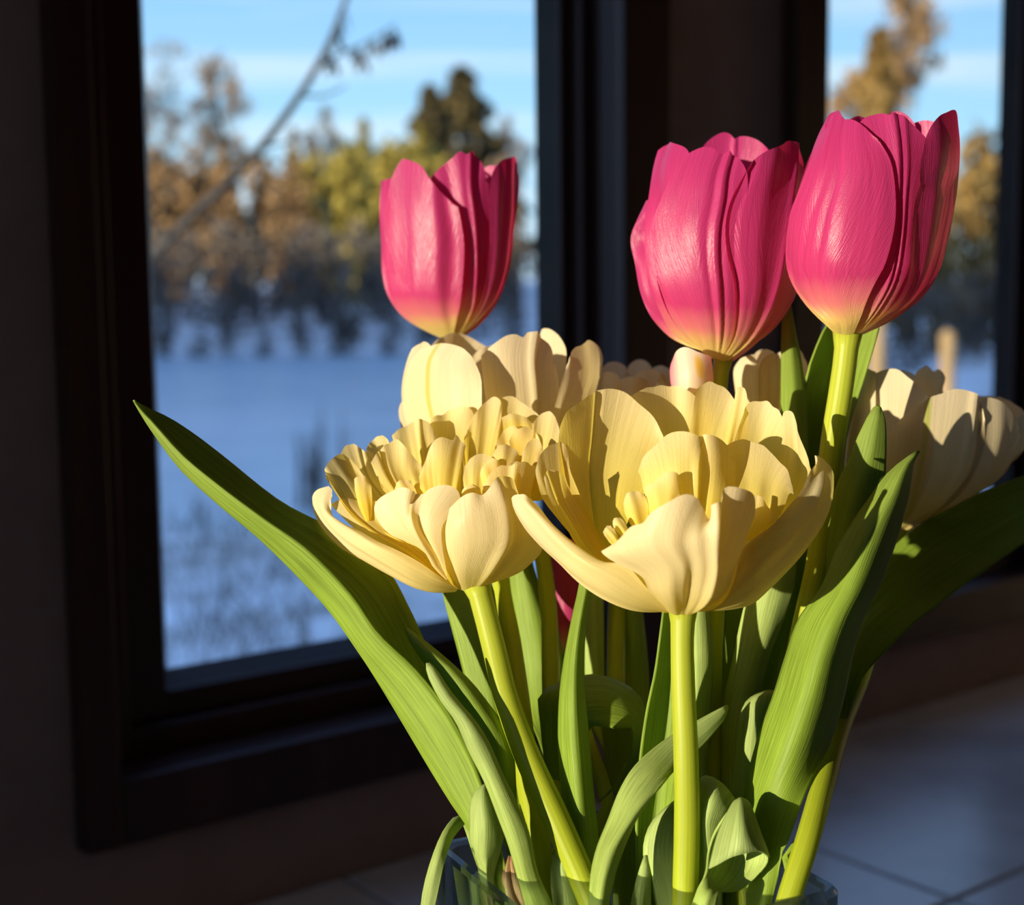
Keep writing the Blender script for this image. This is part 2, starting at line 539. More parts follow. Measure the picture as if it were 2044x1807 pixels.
nt.links.new(src, mxn.inputs['Color1']); nt.links.new(mxn.outputs[0], pbn.inputs['Base Color'])


def simple_mat(name, c1, c2, scale=6.0, rough=0.6, spec=0.4, bump=0.0, detail=5.0, stretch=(1, 1, 1), lo=0.35, hi=0.65, coat=0.0):
    mt, nt, out = new_mat(name)
    lk = nt.links.new
    t = nt.nodes.new('ShaderNodeTexCoord')
    mp = N_(nt, 'ShaderNodeMapping', Scale=stretch); lk(t.outputs['Object'], mp.inputs[0])
    n = N_(nt, 'ShaderNodeTexNoise', Scale=scale, Detail=detail); lk(mp.outputs[0], n.inputs['Vector'])
    r = ramp(nt, [(lo, c1), (hi, c2)]); lk(n.outputs[0], r.inputs[0])
    p = N_(nt, 'ShaderNodeBsdfPrincipled', Roughness=rough)
    p.inputs['Specular IOR Level'].default_value = spec
    p.inputs['Coat Weight'].default_value = coat
    p.inputs['Coat Roughness'].default_value = 0.15
    lk(r.outputs[0], p.inputs['Base Color'])
    if bump:
        b = N_(nt, 'ShaderNodeBump', Strength=bump, Distance=0.01); lk(n.outputs[0], b.inputs['Height']); lk(b.outputs[0], p.inputs['Normal'])
    lk(p.outputs[0], out.inputs['Surface'])
    return mt


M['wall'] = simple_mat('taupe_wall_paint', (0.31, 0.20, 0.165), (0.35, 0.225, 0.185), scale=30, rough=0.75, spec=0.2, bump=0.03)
M['room'] = simple_mat('bounce_room_paint', (0.50, 0.40, 0.33), (0.56, 0.45, 0.37), scale=20, rough=0.8, spec=0.2)  # unseen walls made lighter than the window wall to bounce more sun
M['wood'] = simple_mat('dark_red_stained_wood', (0.034, 0.012, 0.008), (0.060, 0.020, 0.013), scale=14, rough=0.42, spec=0.35, stretch=(1, 1, 0.12), bump=0.02)
M['gasket'] = simple_mat('grey_glazing_bead', (0.05, 0.045, 0.045), (0.07, 0.06, 0.06), scale=20, rough=0.4)
M['tile'] = simple_mat('grey_stone_tile', (0.60, 0.58, 0.56), (0.84, 0.81, 0.78), scale=7, rough=0.26, spec=0.8, bump=0.03, detail=8, lo=0.36, hi=0.58)
M['grout'] = simple_mat('grey_grout', (0.20, 0.19, 0.18), (0.27, 0.26, 0.25), scale=60, rough=0.9)
M['floorwood'] = simple_mat('floor_wood', (0.10, 0.06, 0.035), (0.16, 0.10, 0.06), scale=6, rough=0.5)


def glass_pane():
    mt, nt, out = new_mat('window_glass')
    lk = nt.links.new
    tr = nt.nodes.new('ShaderNodeBsdfTransparent'); tr.inputs[0].default_value = (0.96, 0.98, 0.97, 1)
    gl = N_(nt, 'ShaderNodeBsdfGlossy', Roughness=0.0); gl.inputs['Color'].default_value = (1, 1, 1, 1)
    fr = N_(nt, 'ShaderNodeFresnel', IOR=1.45)
    ge = nt.nodes.new('ShaderNodeNewGeometry')      # same reflectance on both faces of the thin pane
    lk(math_(nt, 'ADD', math_(nt, 'MULTIPLY', ge.outputs['Backfacing'], 1 / 1.45 - 1.45), 1.45), fr.inputs['IOR'])
    ms = nt.nodes.new('ShaderNodeMixShader')
    lk(fr.outputs[0], ms.inputs[0]); lk(tr.outputs[0], ms.inputs[1]); lk(gl.outputs[0], ms.inputs[2]); lk(ms.outputs[0], out.inputs['Surface'])
    return mt


def vase_glass():
    mt, nt, out = new_mat('vase_glass')
    lk = nt.links.new
    g = N_(nt, 'ShaderNodeBsdfGlass', Roughness=0.02, IOR=1.45); g.inputs['Color'].default_value = (0.74, 0.79, 0.80, 1)
    tr = nt.nodes.new('ShaderNodeBsdfTransparent'); tr.inputs[0].default_value = (0.86, 0.90, 0.88, 1)
    ms = nt.nodes.new('ShaderNodeMixShader'); ms.inputs[0].default_value = 0.6
    lk(tr.outputs[0], ms.inputs[1]); lk(g.outputs[0], ms.inputs[2]); lk(ms.outputs[0], out.inputs['Surface'])
    return mt


M['pane'] = glass_pane()
M['vase'] = vase_glass()

# ------------------------------------------------------------------ room
CORN = [(0, 1, 2, 3), (7, 6, 5, 4), (0, 4, 5, 1), (1, 5, 6, 2), (2, 6, 7, 3), (3, 7, 4, 0)]


def wbox(u0_, u1_, v0_, v1_, z0_, z1_):
    vs_ = [W(u, v, z) for z in (z0_, z1_) for (u, v) in ((u0_, v0_), (u1_, v0_), (u1_, v1_), (u0_, v1_))]
    return vs_, [tuple(c) for c in CORN]


def boxes(name, lst, mat, parent=None, bevel=0.0):
    V, Fc = [], []
    for b in lst:
        v, f = wbox(*b)
        k = len(V)
        V += v
        Fc += [tuple(i + k for i in q) for q in f]
    o = mesh_obj(name, V, Fc, mat, parent, smooth=False)
    import bmesh
    bm = bmesh.new(); bm.from_mesh(o.data); bmesh.ops.recalc_face_normals(bm, faces=bm.faces); bm.to_mesh(o.data); bm.free()
    if bevel:
        b = o.modifiers.new('bevel', 'BEVEL'); b.width = bevel; b.segments = 2
    return o


ZT, ZC, ZF = 1.25, 1.6, -0.9
UL, UR, VB = -1.4, 3.2, 3.2
VC, VSASH, VG = 0.018, -0.035, -0.055      # casing face, sash face, glass planes

# window 1 measured on its planes
u_c0 = wall_hit(135, 850, VC)[0]            # casing outer left
u_g0 = wall_hit(312, 750, VG)[0]            # glass left
u_g1 = wall_hit(1070, 400, VG)[0]           # glass right
u_c1 = wall_hit(1340, 350, VC)[0]           # casing outer right
z_g = wall_hit(600, 1287, VG)[1]            # glass bottom
z_c = wall_hit(500, 1628, VC)[1]            # casing lower edge
z_l = wall_hit(500, 1502, VC)[1]            # casing top edge / ledge
u_ci0 = wall_hit(215, 850, VC)[0]
u_ci1 = wall_hit(1248, 350, VC)[0]
# window 2
u2_c0 = wall_hit(1590, 200, VC)[0]
u2_g0 = wall_hit(1655, 200, VC)[0]
u2_g1 = wall_hit(1990, 400, VG)[0]
cw = u_c1 - u_ci1
u2_ci0 = u2_g0
u2_gl = u2_g0 + 0.03
u2_ci1 = u2_g1 + 0.045
u2_c1 = u2_ci1 + cw


def window(name, c0, ci0, g0, g1, ci1, c1, label, zc=z_c, zl=z_l, zg=z_g):
    w = empty(name, W((c0 + c1) / 2, VC, zc))
    tag(w, label, 'window', kind='structure')
    top = ZT
    t = 0.05
    boxes('casing', [(c0, ci0, 0.0, VC, zc, top + t)], M['wood'], w, 0.002)
    boxes('casing', [(ci1, c1, 0.0, VC, zc, top + t)], M['wood'], w, 0.002)
    boxes('casing', [(ci0, ci1, 0.0, VC, zc, zl)], M['wood'], w, 0.002)
    boxes('casing', [(ci0, ci1, 0.0, VC, top, top + t)], M['wood'], w, 0.002)
    # jambs lining the opening
    boxes('jamb', [(ci0 - 0.012, ci0, -0.064, 0.0, zl, top)], M['wood'], w)
    boxes('jamb', [(ci1, ci1 + 0.012, -0.064, 0.0, zl, top)], M['wood'], w)
    boxes('stool', [(ci0 - 0.012, ci1 + 0.012, -0.064, 0.0, zl - 0.012, zl)], M['wood'], w)
    # stop then sash
    s0, s1, sz = ci0 + 0.35 * (g0 - ci0), ci1 - 0.35 * (ci1 - g1), zl + 0.4 * (zg - zl)
    boxes('stop_moulding', [(ci0, s0, VSASH - 0.02, VSASH + 0.014, zl, top), (s1, ci1, VSASH - 0.02, VSASH + 0.014, zl, top), (s0, s1, VSASH - 0.02, VSASH + 0.014, zl, sz)], M['wood'], w, 0.0015)
    b = 0.010
    boxes('sash', [(s0, g0 - b, VG - 0.006, VSASH, sz, top), (g1 + b, s1, VG - 0.006, VSASH, sz, top), (g0 - b, g1 + b, VG - 0.006, VSASH, sz, zg - b)], M['wood'], w, 0.0015)
    # sloped glazing bead
    V, Fc = [], []

    def bead(p, q, r_, s_):
        k = len(V)
        V.extend([p, q, r_, s_])
        Fc.append((k, k + 1, k + 2, k + 3))
    vi, vo = VSASH - 0.004, VG
    bead(W(g0 - b, vi, zg - b), W(g1 + b, vi, zg - b), W(g1, vo, zg), W(g0, vo, zg))
    bead(W(g0 - b, vi, zg - b), W(g0, vo, zg), W(g0, vo, top), W(g0 - b, vi, top))
    bead(W(g1 + b, vi, zg - b), W(g1 + b, vi, top), W(g1, vo, top), W(g1, vo, zg))
    mesh_obj('glazing_bead', V, Fc, M['gasket'], w, smooth=False)
    boxes('pane', [(g0 - b, g1 + b, VG - 0.004, VG - 0.001, zg - b, top)], M['pane'], w)
    return w


window('window_1', u_c0, u_ci0, u_g0, u_g1, u_ci1, u_c1, 'dark wood window looking onto the pond beside the pink tulips')
window('window_2', u2_c0, u2_ci0, u2_gl, u2_g1, u2_ci1, u2_c1, 'dark wood window with a brown conifer outside, past the strip of wall')

zo = z_l - 0.012
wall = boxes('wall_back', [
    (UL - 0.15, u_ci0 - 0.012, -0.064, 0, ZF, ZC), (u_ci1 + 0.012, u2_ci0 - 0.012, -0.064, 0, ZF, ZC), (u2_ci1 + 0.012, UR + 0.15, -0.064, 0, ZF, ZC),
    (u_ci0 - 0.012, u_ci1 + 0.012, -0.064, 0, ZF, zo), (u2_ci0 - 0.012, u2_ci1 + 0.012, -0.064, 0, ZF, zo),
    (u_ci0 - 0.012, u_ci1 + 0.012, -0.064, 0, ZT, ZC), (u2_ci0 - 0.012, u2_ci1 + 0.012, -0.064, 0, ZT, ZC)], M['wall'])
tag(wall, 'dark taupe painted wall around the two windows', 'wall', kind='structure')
# wall with the window the sun comes through
SV0, SV1, SZ0, SZ1 = 0.32, 1.30, 0.34, 1.30
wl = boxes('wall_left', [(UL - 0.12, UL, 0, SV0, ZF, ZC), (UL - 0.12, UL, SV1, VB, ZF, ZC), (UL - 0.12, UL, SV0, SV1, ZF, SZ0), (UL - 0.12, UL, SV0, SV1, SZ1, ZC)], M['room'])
tag(wl, 'plain taupe side wall with the sunny window opening', 'wall', kind='structure')
w3 = empty('window_3', W(UL - 0.06, (SV0 + SV1) / 2, SZ0))
tag(w3, 'wooden side window that lets the low sun onto the flowers', 'window', kind='structure')
boxes('sash', [(UL - 0.08, UL - 0.04, SV0, SV0 + 0.03, SZ0, SZ1), (UL - 0.08, UL - 0.04, SV1 - 0.03, SV1, SZ0, SZ1), (UL - 0.08, UL - 0.04, SV0, SV1, SZ0, SZ0 + 0.03), (UL - 0.08, UL - 0.04, SV0, SV1, SZ1 - 0.03, SZ1)], M['wood'], w3)
boxes('pane', [(UL - 0.062, UL - 0.058, SV0 + 0.03, SV1 - 0.03, SZ0 + 0.03, SZ1 - 0.03)], M['pane'], w3)
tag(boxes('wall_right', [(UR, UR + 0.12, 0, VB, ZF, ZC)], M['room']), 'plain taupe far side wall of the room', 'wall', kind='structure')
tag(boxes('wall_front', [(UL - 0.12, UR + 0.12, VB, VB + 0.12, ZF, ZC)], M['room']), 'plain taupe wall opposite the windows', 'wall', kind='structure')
tag(boxes('ceiling', [(UL - 0.15, UR + 0.15, -0.12, VB + 0.12, ZC, ZC + 0.12)], M['room']), 'plain taupe ceiling of the room', 'ceiling', kind='structure')
tag(boxes('floor', [(UL - 0.15, UR + 0.15, -0.12, VB + 0.12, ZF - 0.12, ZF)], M['floorwood']), 'brown wooden floor below the counter', 'floor', kind='structure')

# tiled counter
ct = empty('tiled_counter', W(0.6, 0.6, ZF))
tag(ct, 'grey stone tiled counter under the windows that carries the glass vase', 'counter')
CU0, CU1, CV1 = UL + 0.002, 2.4, 1.25
boxes('grout_bed', [(CU0, CU1, 0.001, CV1, -0.045, -0.002)], M['grout'], ct)
for (a, b) in ((CU0 + 0.1, 0.1), (CU1 - 0.15, 0.1), (CU0 + 0.1, CV1 - 0.2), (CU1 - 0.15, CV1 - 0.2)):
    boxes('leg', [(a, a + 0.06, b, b + 0.06, ZF, -0.045)], M['wood'], ct)
boxes('apron', [(CU0 + 0.1, CU1 - 0.1, CV1 - 0.06, CV1 - 0.04, -0.14, -0.045)], M['wood'], ct)
ga, gb = on_z(1620, 1690, 0), on_z(1800, 1807, 0)
gd = gb - ga
gu, gv = float(np.dot(gd, U)), float(np.dot(gd, NIN))
TS, GAP = 0.305, 0.004
ga_u = float(np.dot(ga - FOOT, U))
ga_v = float(np.dot(ga - FOOT, NIN))
print('GROUT dir u,v', gu, gv, 'at', ga_u, ga_v, 'walld', WALLD, 'z', z_g, z_l, z_c)
u_start = ga_u - math.ceil((ga_u - CU0) / TS) * TS
tile_v = [0.0]
while tile_v[-1] < CV1: tile_v.append(tile_v[-1] + TS)
ua = u_start
while ua < CU1:
    for va in tile_v[:-1]:
        a0, a1 = max(ua + GAP / 2, CU0), min(ua + TS - GAP / 2, CU1)
        b0, b1 = va + GAP / 2, min(va + TS - GAP / 2, CV1)
        if a1 - a0 > 0.01 and b1 - b0 > 0.01:
            boxes('tile', [(a0, a1, b0, b1, -0.012, 0.0)], M['tile'], ct, 0.0015)
    ua += TS

# ------------------------------------------------------------------ vase
ZRIM = float(at(878, 1685, 0.46)[2])
Lc = on_z(878, 1685, ZRIM); Rc = on_z(1668, 1775, ZRIM)
VCEN = (Lc + Rc) / 2; VCEN[2] = 0
diag = (Rc - Lc); diag[2] = 0
half = np.linalg.norm(diag) / 2
dx_ = diag / np.linalg.norm(diag)
dy_ = np.array([-dx_[1], dx_[0], 0])
side = half * math.sqrt(2)
ex = (dx_ + dy_) / math.sqrt(2); ey = (dy_ - dx_) / math.sqrt(2)
print('VASE centre', VCEN, 'side', side, 'rim', ZRIM)


def sq_loop(hs, r, z, n=6):
    P = []
    for cxs, cys, a0 in ((1, 1, 0), (-1, 1, 90), (-1, -1, 180), (1, -1, 270)):
        for k in range(n + 1):
            a = math.radians(a0 + 90 * k / n)
            P.append(VCEN + ex * (cxs * (hs - r) + r * math.cos(a)) + ey * (cys * (hs - r) + r * math.sin(a)) + np.array([0, 0, z]))
    return P


hs = side / 2 + 0.0025
loops = [sq_loop(hs - 0.001, 0.006, 0.0), sq_loop(hs, 0.007, 0.001), sq_loop(hs, 0.007, ZRIM - 0.0012), sq_loop(hs - 0.001, 0.006, ZRIM),
         sq_loop(hs - 0.0033, 0.004, ZRIM), sq_loop(hs - 0.0043, 0.004, ZRIM - 0.0012), sq_loop(hs - 0.0043, 0.004, 0.012)]
nl = len(loops[0])
V = [p for l in loops for p in l]
Fc = [tuple(range(nl))[::-1]]
for i in range(len(loops) - 1):
    for k in range(nl):
        k2 = (k + 1) % nl
        Fc.append((i * nl + k, i * nl + k2, (i + 1) * nl + k2, (i + 1) * nl + k))
Fc.append(tuple((len(loops) - 1) * nl + k for k in range(nl)))
vz = mesh_obj('glass_vase', V, Fc, M['vase'], None, smooth=False)
tag(vz, 'square clear glass vase holding all the tulips on the tiled counter', 'vase')


INNER = hs - 0.0043


def in_vase(P, pad=0.0013):
    """keep whatever is below the rim within the glass walls (it presses against the glass); above the rim it may lean out"""
    P = np.array(P, float)
    q = P - VCEN
    a, b = q @ ex, q @ ey
    lim = INNER - pad + 2.2 * np.maximum(P[..., 2] - ZRIM - 0.0035, 0)
    a2, b2 = np.clip(a, -lim, lim), np.clip(b, -lim, lim)
    return P + (a2 - a)[..., None] * ex + (b2 - b)[..., None] * ey


STEMS = {}


def plant(name, label, cat, pts, foot, group=None, mat=None):
    """tulip: empty at the foot of its stem in the vase, stem from head to foot"""
    last = pts[-1]
    foot = VCEN + ex * foot[0] * 0.001 + ey * foot[1] * 0.001 + np.array([0, 0, 0.0135])
    e = empty(name, foot)
    tag(e, label, cat, group)
    P = [np.append(pt(p[0], p[1], p[2]), p[3] * D0 * (1 - p[2] / F) / F) for p in pts]
    P.append(np.append((P[-1][:3] + foot) / 2 + np.array([0, 0, 0.0]), P[-1][3]))
    P.append(np.append(foot, P[-1][3] * 1.05))
    P = np.array(P)
    seg = np.linalg.norm(np.diff(P[:, :3], axis=0), axis=1)
    T = np.concatenate([[0], np.cumsum(seg)]); T /= T[-1]
    Q = hermite(P, T, np.linspace(0, 1, 72))
    Q[:, :3] = in_vase(Q[:, :3], Q[:, 3] + 0.0006)
    Q[:, 2] = np.maximum(Q[:, 2], 0.0132)
    STEMS[e.name] = Q
    v, f, uv = tube_mesh(Q[:, :3], Q[:, 3], 18)
    mesh_obj('stem', v, f, mat or M['stem'], e, True, uv)
    return e


def leaf(parent, rows, mat=None, d0=0.0, **k):
    k.setdefault('nu', 34); k.setdefault('nv', 18); k.setdefault('thick', 0.0007); k.setdefault('wrinkle', 0.0003)
    k.setdefault('vase', True)
    if 'sheath' not in k:
        Q = STEMS[parent.name]
        i = int(np.argmin(np.abs(Q[:, 2] - k.pop('zfoot', ZRIM - 0.075))))
        k['sheath'] = (Q[i, :3], Q[i, 3])
    return patch(parent, 'leaf', rows, mat or M['leaf'], d0=d0, **k)


# ------------------------------------------------------------------ pink tulips
PK = dict(nu=30, nv=28, ruffle=0.0006, wrinkle=0.0005)

# pink tulip standing over the cream double tulip
t = plant('pink_tulip', 'smaller deep pink tulip rising behind the cream double tulip, against the pond window', 'tulip',
          [(903, 664, -680, 19), (907, 690, -680, 15), (930, 800, -685, 16), (1000, 980, -650, 16), (1080, 1100, -430, 16), (1094, 1200, -370, 17), (1100, 1400, -270, 18), (1112, 1600, -150, 18), (1126, 1807, -60, 19)], foot=(-10, 22))
c = Cup([(675, 902, 20), (650, 899, 60), (620, 894, 98), (590, 891, 115), (547, 893, 127), (489, 895, 135), (420, 896, 140), (360, 897, 138), (300, 897, 128)], -680)
c.sweep(t, M['pink'], -0.95, -0.1, 345, s=-1, m=0.96, **PK)
c.sweep(t, M['pink'], -0.2, 0.75, 330, s=-1, m=0.86, **PK)
c.sweep(t, M['pink'], 0.35, 0.98, 330, s=-1, m=0.96, **PK)
c.petal(t, [[(876, 674), (885, 672), (895, 668)], [(806, 634), (830, 635), (860, 636)], [(774, 590), (790, 592), (830, 594)], [(763, 547), (780, 547), (815, 547)],
            [(761, 489), (778, 489), (810, 489)], [(757, 406), (772, 406), (800, 410)], [(761, 360), (768, 358), (778, 356), (790, 365)]], M['pink'], 1, 0.9, **PK)
c.petal(t, [[(905, 664), (918, 664), (930, 660)], [(900, 612), (935, 614), (967, 612)], [(895, 560), (940, 560), (978, 555)], [(890, 489), (940, 489), (981, 489)],
            [(880, 420), (935, 420), (978, 419)], [(868, 380), (930, 365), (975, 372)], [(860, 357), (871, 341), (882, 331), (903, 315), (919, 303), (931, 309), (942, 302), (961, 324), (972, 362)]],
        M['pink'], 1, 0.88, grooves=((0.25, -0.0010, 0.09), (0.45, 0.0008, 0.10), (-0.45, 0.0008, 0.2)), **PK)
c.petal(t, [[(880, 673), (893, 672), (906, 664)], [(828, 640), (870, 642), (912, 636)], [(787, 600), (855, 602), (919, 605)], [(771, 547), (850, 546), (925, 540)],
            [(770, 477), (850, 476), (926, 482)], [(772, 400), (840, 402), (915, 418)], [(782, 354), (792, 331), (801, 317), (817, 320), (840, 331), (858, 357), (878, 381), (912, 412)]],
        M['pink'], 1, 1.0, grooves=((0.72, 0.0014, 0.2), (0.40, -0.0006, 0.2), (-0.5, 0.0006, 0.25)), **PK)
c.petal(t, [[(915, 667), (922, 667), (929, 664)], [(940, 638), (953, 638), (964, 632)], [(960, 600), (978, 602), (993, 597)], [(972, 545), (996, 547), (1017, 536)],
            [(978, 489), (1003, 482), (1026, 462)], [(977, 419), (1006, 415), (1034, 400)], [(978, 373), (1006, 365), (1036, 373)], [(983, 345), (993, 328), (1005, 319), (1018, 315), (1031, 314), (1034, 340)]],
        M['pink'], 1, 1.0, grooves=((0.1, -0.0008, 0.2),), **PK)

# pair of large pink tulips
t2 = plant('pink_tulip', 'open pink tulip whose cup leans against its taller pink neighbour', 'tulip',
           [(1444, 712, -300, 20), (1440, 740, -300, 16), (1434, 800, -298, 17), (1432, 1000, -270, 20), (1430, 1200, -205, 18), (1425, 1300, -178, 17), (1422, 1440, -165, 17), (1420, 1620, -85, 17), (1418, 1807, -30, 18)], foot=(24, 6))
c = Cup([(722, 1446, 18), (705, 1440, 48), (690, 1438, 72), (671, 1435, 98), (631, 1431, 132), (591, 1430, 155), (526, 1432, 168), (468, 1434, 174), (400, 1440, 168), (340, 1448, 158), (290, 1452, 138), (263, 1452, 124)], -300)
c.sweep(t2, M['pink'], -0.9, 0.0, 300, s=-1, m=0.9, **PK)
c.petal(t2, [[(1440, 715), (1447, 715), (1455, 715)], [(1390, 640), (1450, 640), (1510, 640)], [(1375, 540), (1455, 540), (1535, 540)], [(1380, 420), (1460, 420), (1540, 420)], [(1390, 330), (1462, 330), (1535, 330)],
             [(1405, 292), (1415, 281), (1426, 272), (1444, 264), (1458, 268), (1466, 276), (1477, 272), (1490, 272), (1510, 279), (1532, 298)]], M['pink'], -1, 0.82, grooves=((0.02, -0.0012, 0.06),), **PK)
c.sweep(t2, M['pink'], 0.35, 0.98, 310, s=-1, m=0.94, **PK)
c.petal(t2, [[(1436, 718), (1444, 716), (1452, 712)], [(1490, 690), (1510, 680), (1528, 671)], [(1530, 640), (1550, 636), (1566, 631)], [(1545, 600), (1572, 598), (1588, 592)], [(1550, 540), (1580, 540), (1597, 530)], [(1555, 470), (1585, 470), (1604, 470)], [(1560, 400), (1580, 395), (1602, 400)]], M['pink'], 1, 0.98, **PK)
c.petal(t2, [[(1396, 699), (1410, 700), (1425, 704)], [(1338, 674), (1352, 674), (1375, 676)], [(1309, 645), (1325, 645), (1350, 645)], [(1278, 591), (1295, 591), (1325, 591)], [(1266, 526), (1285, 526), (1310, 526)],
             [(1260, 468), (1280, 468), (1306, 466)], [(1274, 435), (1290, 430), (1310, 430)], [(1290, 405), (1300, 396), (1312, 396)]], M['pink'], 1, 0.88, **PK)
c.petal(t2, [[(1400, 700), (1420, 706), (1440, 712)], [(1345, 668), (1380, 668), (1410, 668)], [(1318, 622), (1350, 622), (1390, 622)], [(1300, 572), (1335, 572), (1380, 572)], [(1290, 518), (1325, 518), (1370, 518)],
             [(1289, 461), (1325, 461), (1375, 461)], [(1296, 390), (1335, 390), (1385, 390)], [(1306, 322), (1340, 325), (1385, 330)], [(1312, 300), (1328, 285), (1348, 288), (1372, 299), (1378, 312)]], M['pink'], 1, 0.93, grooves=((-0.55, 0.0006, 0.2),), **PK)
c.petal(t2, [[(1397, 698), (1428, 716), (1450, 720)], [(1360, 650), (1415, 655), (1470, 660)], [(1321, 569), (1405, 572), (1480, 575)], [(1306, 511), (1400, 514), (1480, 515)], [(1304, 446), (1400, 450), (1485, 450)],
             [(1320, 400), (1405, 398), (1492, 395)], [(1338, 360), (1410, 350), (1492, 360)], [(1364, 320), (1376, 305), (1392, 296), (1410, 292), (1425, 296), (1437, 306), (1450, 303), (1462, 308), (1474, 317), (1490, 341)]], M['pink'], 1, 1.0,
        grooves=((0.38, -0.0016, 0.06), (0.24, 0.0008, 0.09), (0.52, 0.0007, 0.08)), **PK)
c.petal(t2, [[(1436, 720), (1446, 721), (1456, 719)], [(1462, 671), (1490, 675), (1511, 672)], [(1468, 616), (1510, 620), (1548, 614)], [(1465, 562), (1518, 562), (1570, 550)], [(1452, 508), (1518, 505), (1584, 490)], [(1448, 453), (1520, 450), (1595, 430)],
             [(1458, 403), (1525, 395), (1602, 380)], [(1480, 359), (1535, 345), (1606, 340)], [(1502, 324), (1516, 310), (1531, 301), (1548, 295), (1562, 289), (1575, 281), (1593, 294), (1602, 316)]], M['pink'], 1, 1.03,
        grooves=((-0.85, 0.0012, 0.12), (0.62, -0.0012, 0.10)), **PK)

t3 = plant('pink_tulip', 'tallest and largest pink tulip, on a thick bare yellow-green stem', 'tulip',
           [(1692, 662, -120, 30), (1691, 674, -120, 25), (1689, 700, -120, 24), (1679, 777, -125, 24), (1662, 883, -125, 24), (1648, 1000, -120, 24), (1632, 1130, -105, 24), (1607, 1240, -95, 24), (1584, 1350, -90, 24), (1552, 1500, -50, 23), (1500, 1807, 50, 23)], foot=(26, -12))
c = Cup([(670, 1692, 27), (660, 1695, 42), (650, 1700, 60), (627, 1713, 92), (591, 1724, 122), (544, 1728, 152), (482, 1731, 163), (410, 1740, 167), (340, 1752, 163), (290, 1765, 152), (240, 1778, 136), (220, 1784, 126)], -120)
c.sweep(t3, M['pink'], -0.95, -0.15, 232, s=-1, m=0.93, **PK)
c.sweep(t3, M['pink'], -0.35, 0.5, 222, s=-1, m=0.82, **PK)
c.sweep(t3, M['pink'], 0.1, 0.98, 240, s=-1, m=0.94, **PK)
c.petal(t3, [[(1664, 663), (1680, 664), (1700, 664)], [(1604, 602), (1640, 606), (1680, 606)], [(1572, 540), (1600, 540), (1650, 540)], [(1569, 475), (1600, 475), (1650, 475)], [(1592, 380), (1620, 380), (1660, 380)], [(1611, 328), (1635, 330), (1670, 330)], [(1629, 280), (1650, 275), (1680, 270)], [(1646, 245), (1657, 226), (1668, 222), (1678, 232)]], M['pink'], 1, 0.9, **PK)
c.petal(t3, [[(1700, 667), (1712, 666), (1722, 662)], [(1715, 620), (1740, 620), (1775, 615)], [(1735, 560), (1775, 560), (1812, 545)], [(1750, 480), (1790, 480), (1822, 470)], [(1745, 400), (1795, 400), (1832, 395)], [(1730, 320), (1790, 320), (1846, 330)], [(1722, 270), (1780, 270), (1850, 290)],
             [(1715, 245), (1728, 233), (1745, 227), (1765, 226), (1775, 231), (1786, 227), (1806, 234), (1828, 254), (1846, 274)]], M['pink'], 1, 0.93, grooves=((0.0, -0.0006, 0.08), (0.14, 0.0006, 0.08), (0.30, -0.0004, 0.08)), **PK)
c.petal(t3, [[(1706, 668), (1716, 669), (1726, 666)], [(1752, 636), (1776, 640), (1800, 627)], [(1792, 596), (1818, 600), (1844, 590)], [(1812, 550), (1842, 552), (1873, 542)], [(1817, 500), (1856, 496), (1890, 482)], [(1821, 446), (1866, 440), (1903, 410)], [(1826, 402), (1870, 400), (1908, 380)],
             [(1836, 368), (1875, 376, -4), (1911, 352)], [(1836, 345, 18), (1876, 352, 16), (1913, 330, 8)], [(1843, 300, 26), (1880, 300, 26), (1915, 290, 14)], [(1849, 270, 22), (1864, 244, 22), (1876, 231, 20), (1888, 225, 16), (1908, 225, 8), (1912, 245, 8)]], M['pink'], 1, 1.0, **PK)
c.petal(t3, [[(1664, 663), (1682, 668), (1704, 666)], [(1636, 630), (1680, 636), (1720, 628)], [(1604, 602), (1665, 606), (1732, 596)], [(1582, 569), (1655, 572), (1748, 562)], [(1571, 530), (1650, 532), (1765, 532)], [(1569, 475), (1655, 478), (1782, 474)], [(1576, 424), (1665, 424), (1789, 424)],
             [(1593, 381), (1675, 376), (1787, 366)], [(1613, 330), (1685, 326), (1778, 320)], [(1632, 280), (1690, 280), (1757, 284)], [(1650, 250), (1662, 232), (1672, 226), (1685, 236), (1705, 240), (1727, 254), (1742, 270)]], M['pink'], 1, 1.01,
        grooves=((-0.15, 0.0010, 0.10), (-0.42, 0.0008, 0.12)), **PK)

# shaded low pink tulip bud between the stems
t4 = plant('pink_tulip', 'low crimson tulip in shade between the leaves below the yellow blooms', 'tulip',
           [(1135, 1300, -505, 16), (1136, 1360, -470, 15), (1140, 1500, -345, 15), (1146, 1640, -215, 15), (1164, 1807, -140, 16)], foot=(4, 31))
c = Cup([(1310, 1135, 14), (1290, 1133, 34), (1250, 1128, 40), (1190, 1126, 43), (1130, 1125, 40), (1070, 1125, 38)], -505)
for (a, b, s) in ((-0.95, 0.3, 1), (0.0, 0.95, 1), (-0.9, 0.9, -1)):
    c.sweep(t4, M['pink'], a, b, 1075, s=s, m=0.95 if s > 0 else 0.85, nu=18, nv=14)

# ------------------------------------------------------------------ double yellow tulips in front
YL = dict(nu=28, nv=34, ruffle=0.0011, wrinkle=0.0008, scallop=0.0005)
Y = M['yellow']
YO = M['yellow_outer']
y2 = plant('yellow_double_tulip', 'widest open pale yellow double tulip on a straight upright stem', 'tulip',
           [(1363, 1216, 105, 30), (1363, 1232, 108, 26), (1362, 1260, 112, 24), (1363, 1350, 120, 24), (1369, 1500, 130, 25), (1371, 1650, 130, 26), (1367, 1807, 130, 26)], foot=(6, -22))
O2 = 100


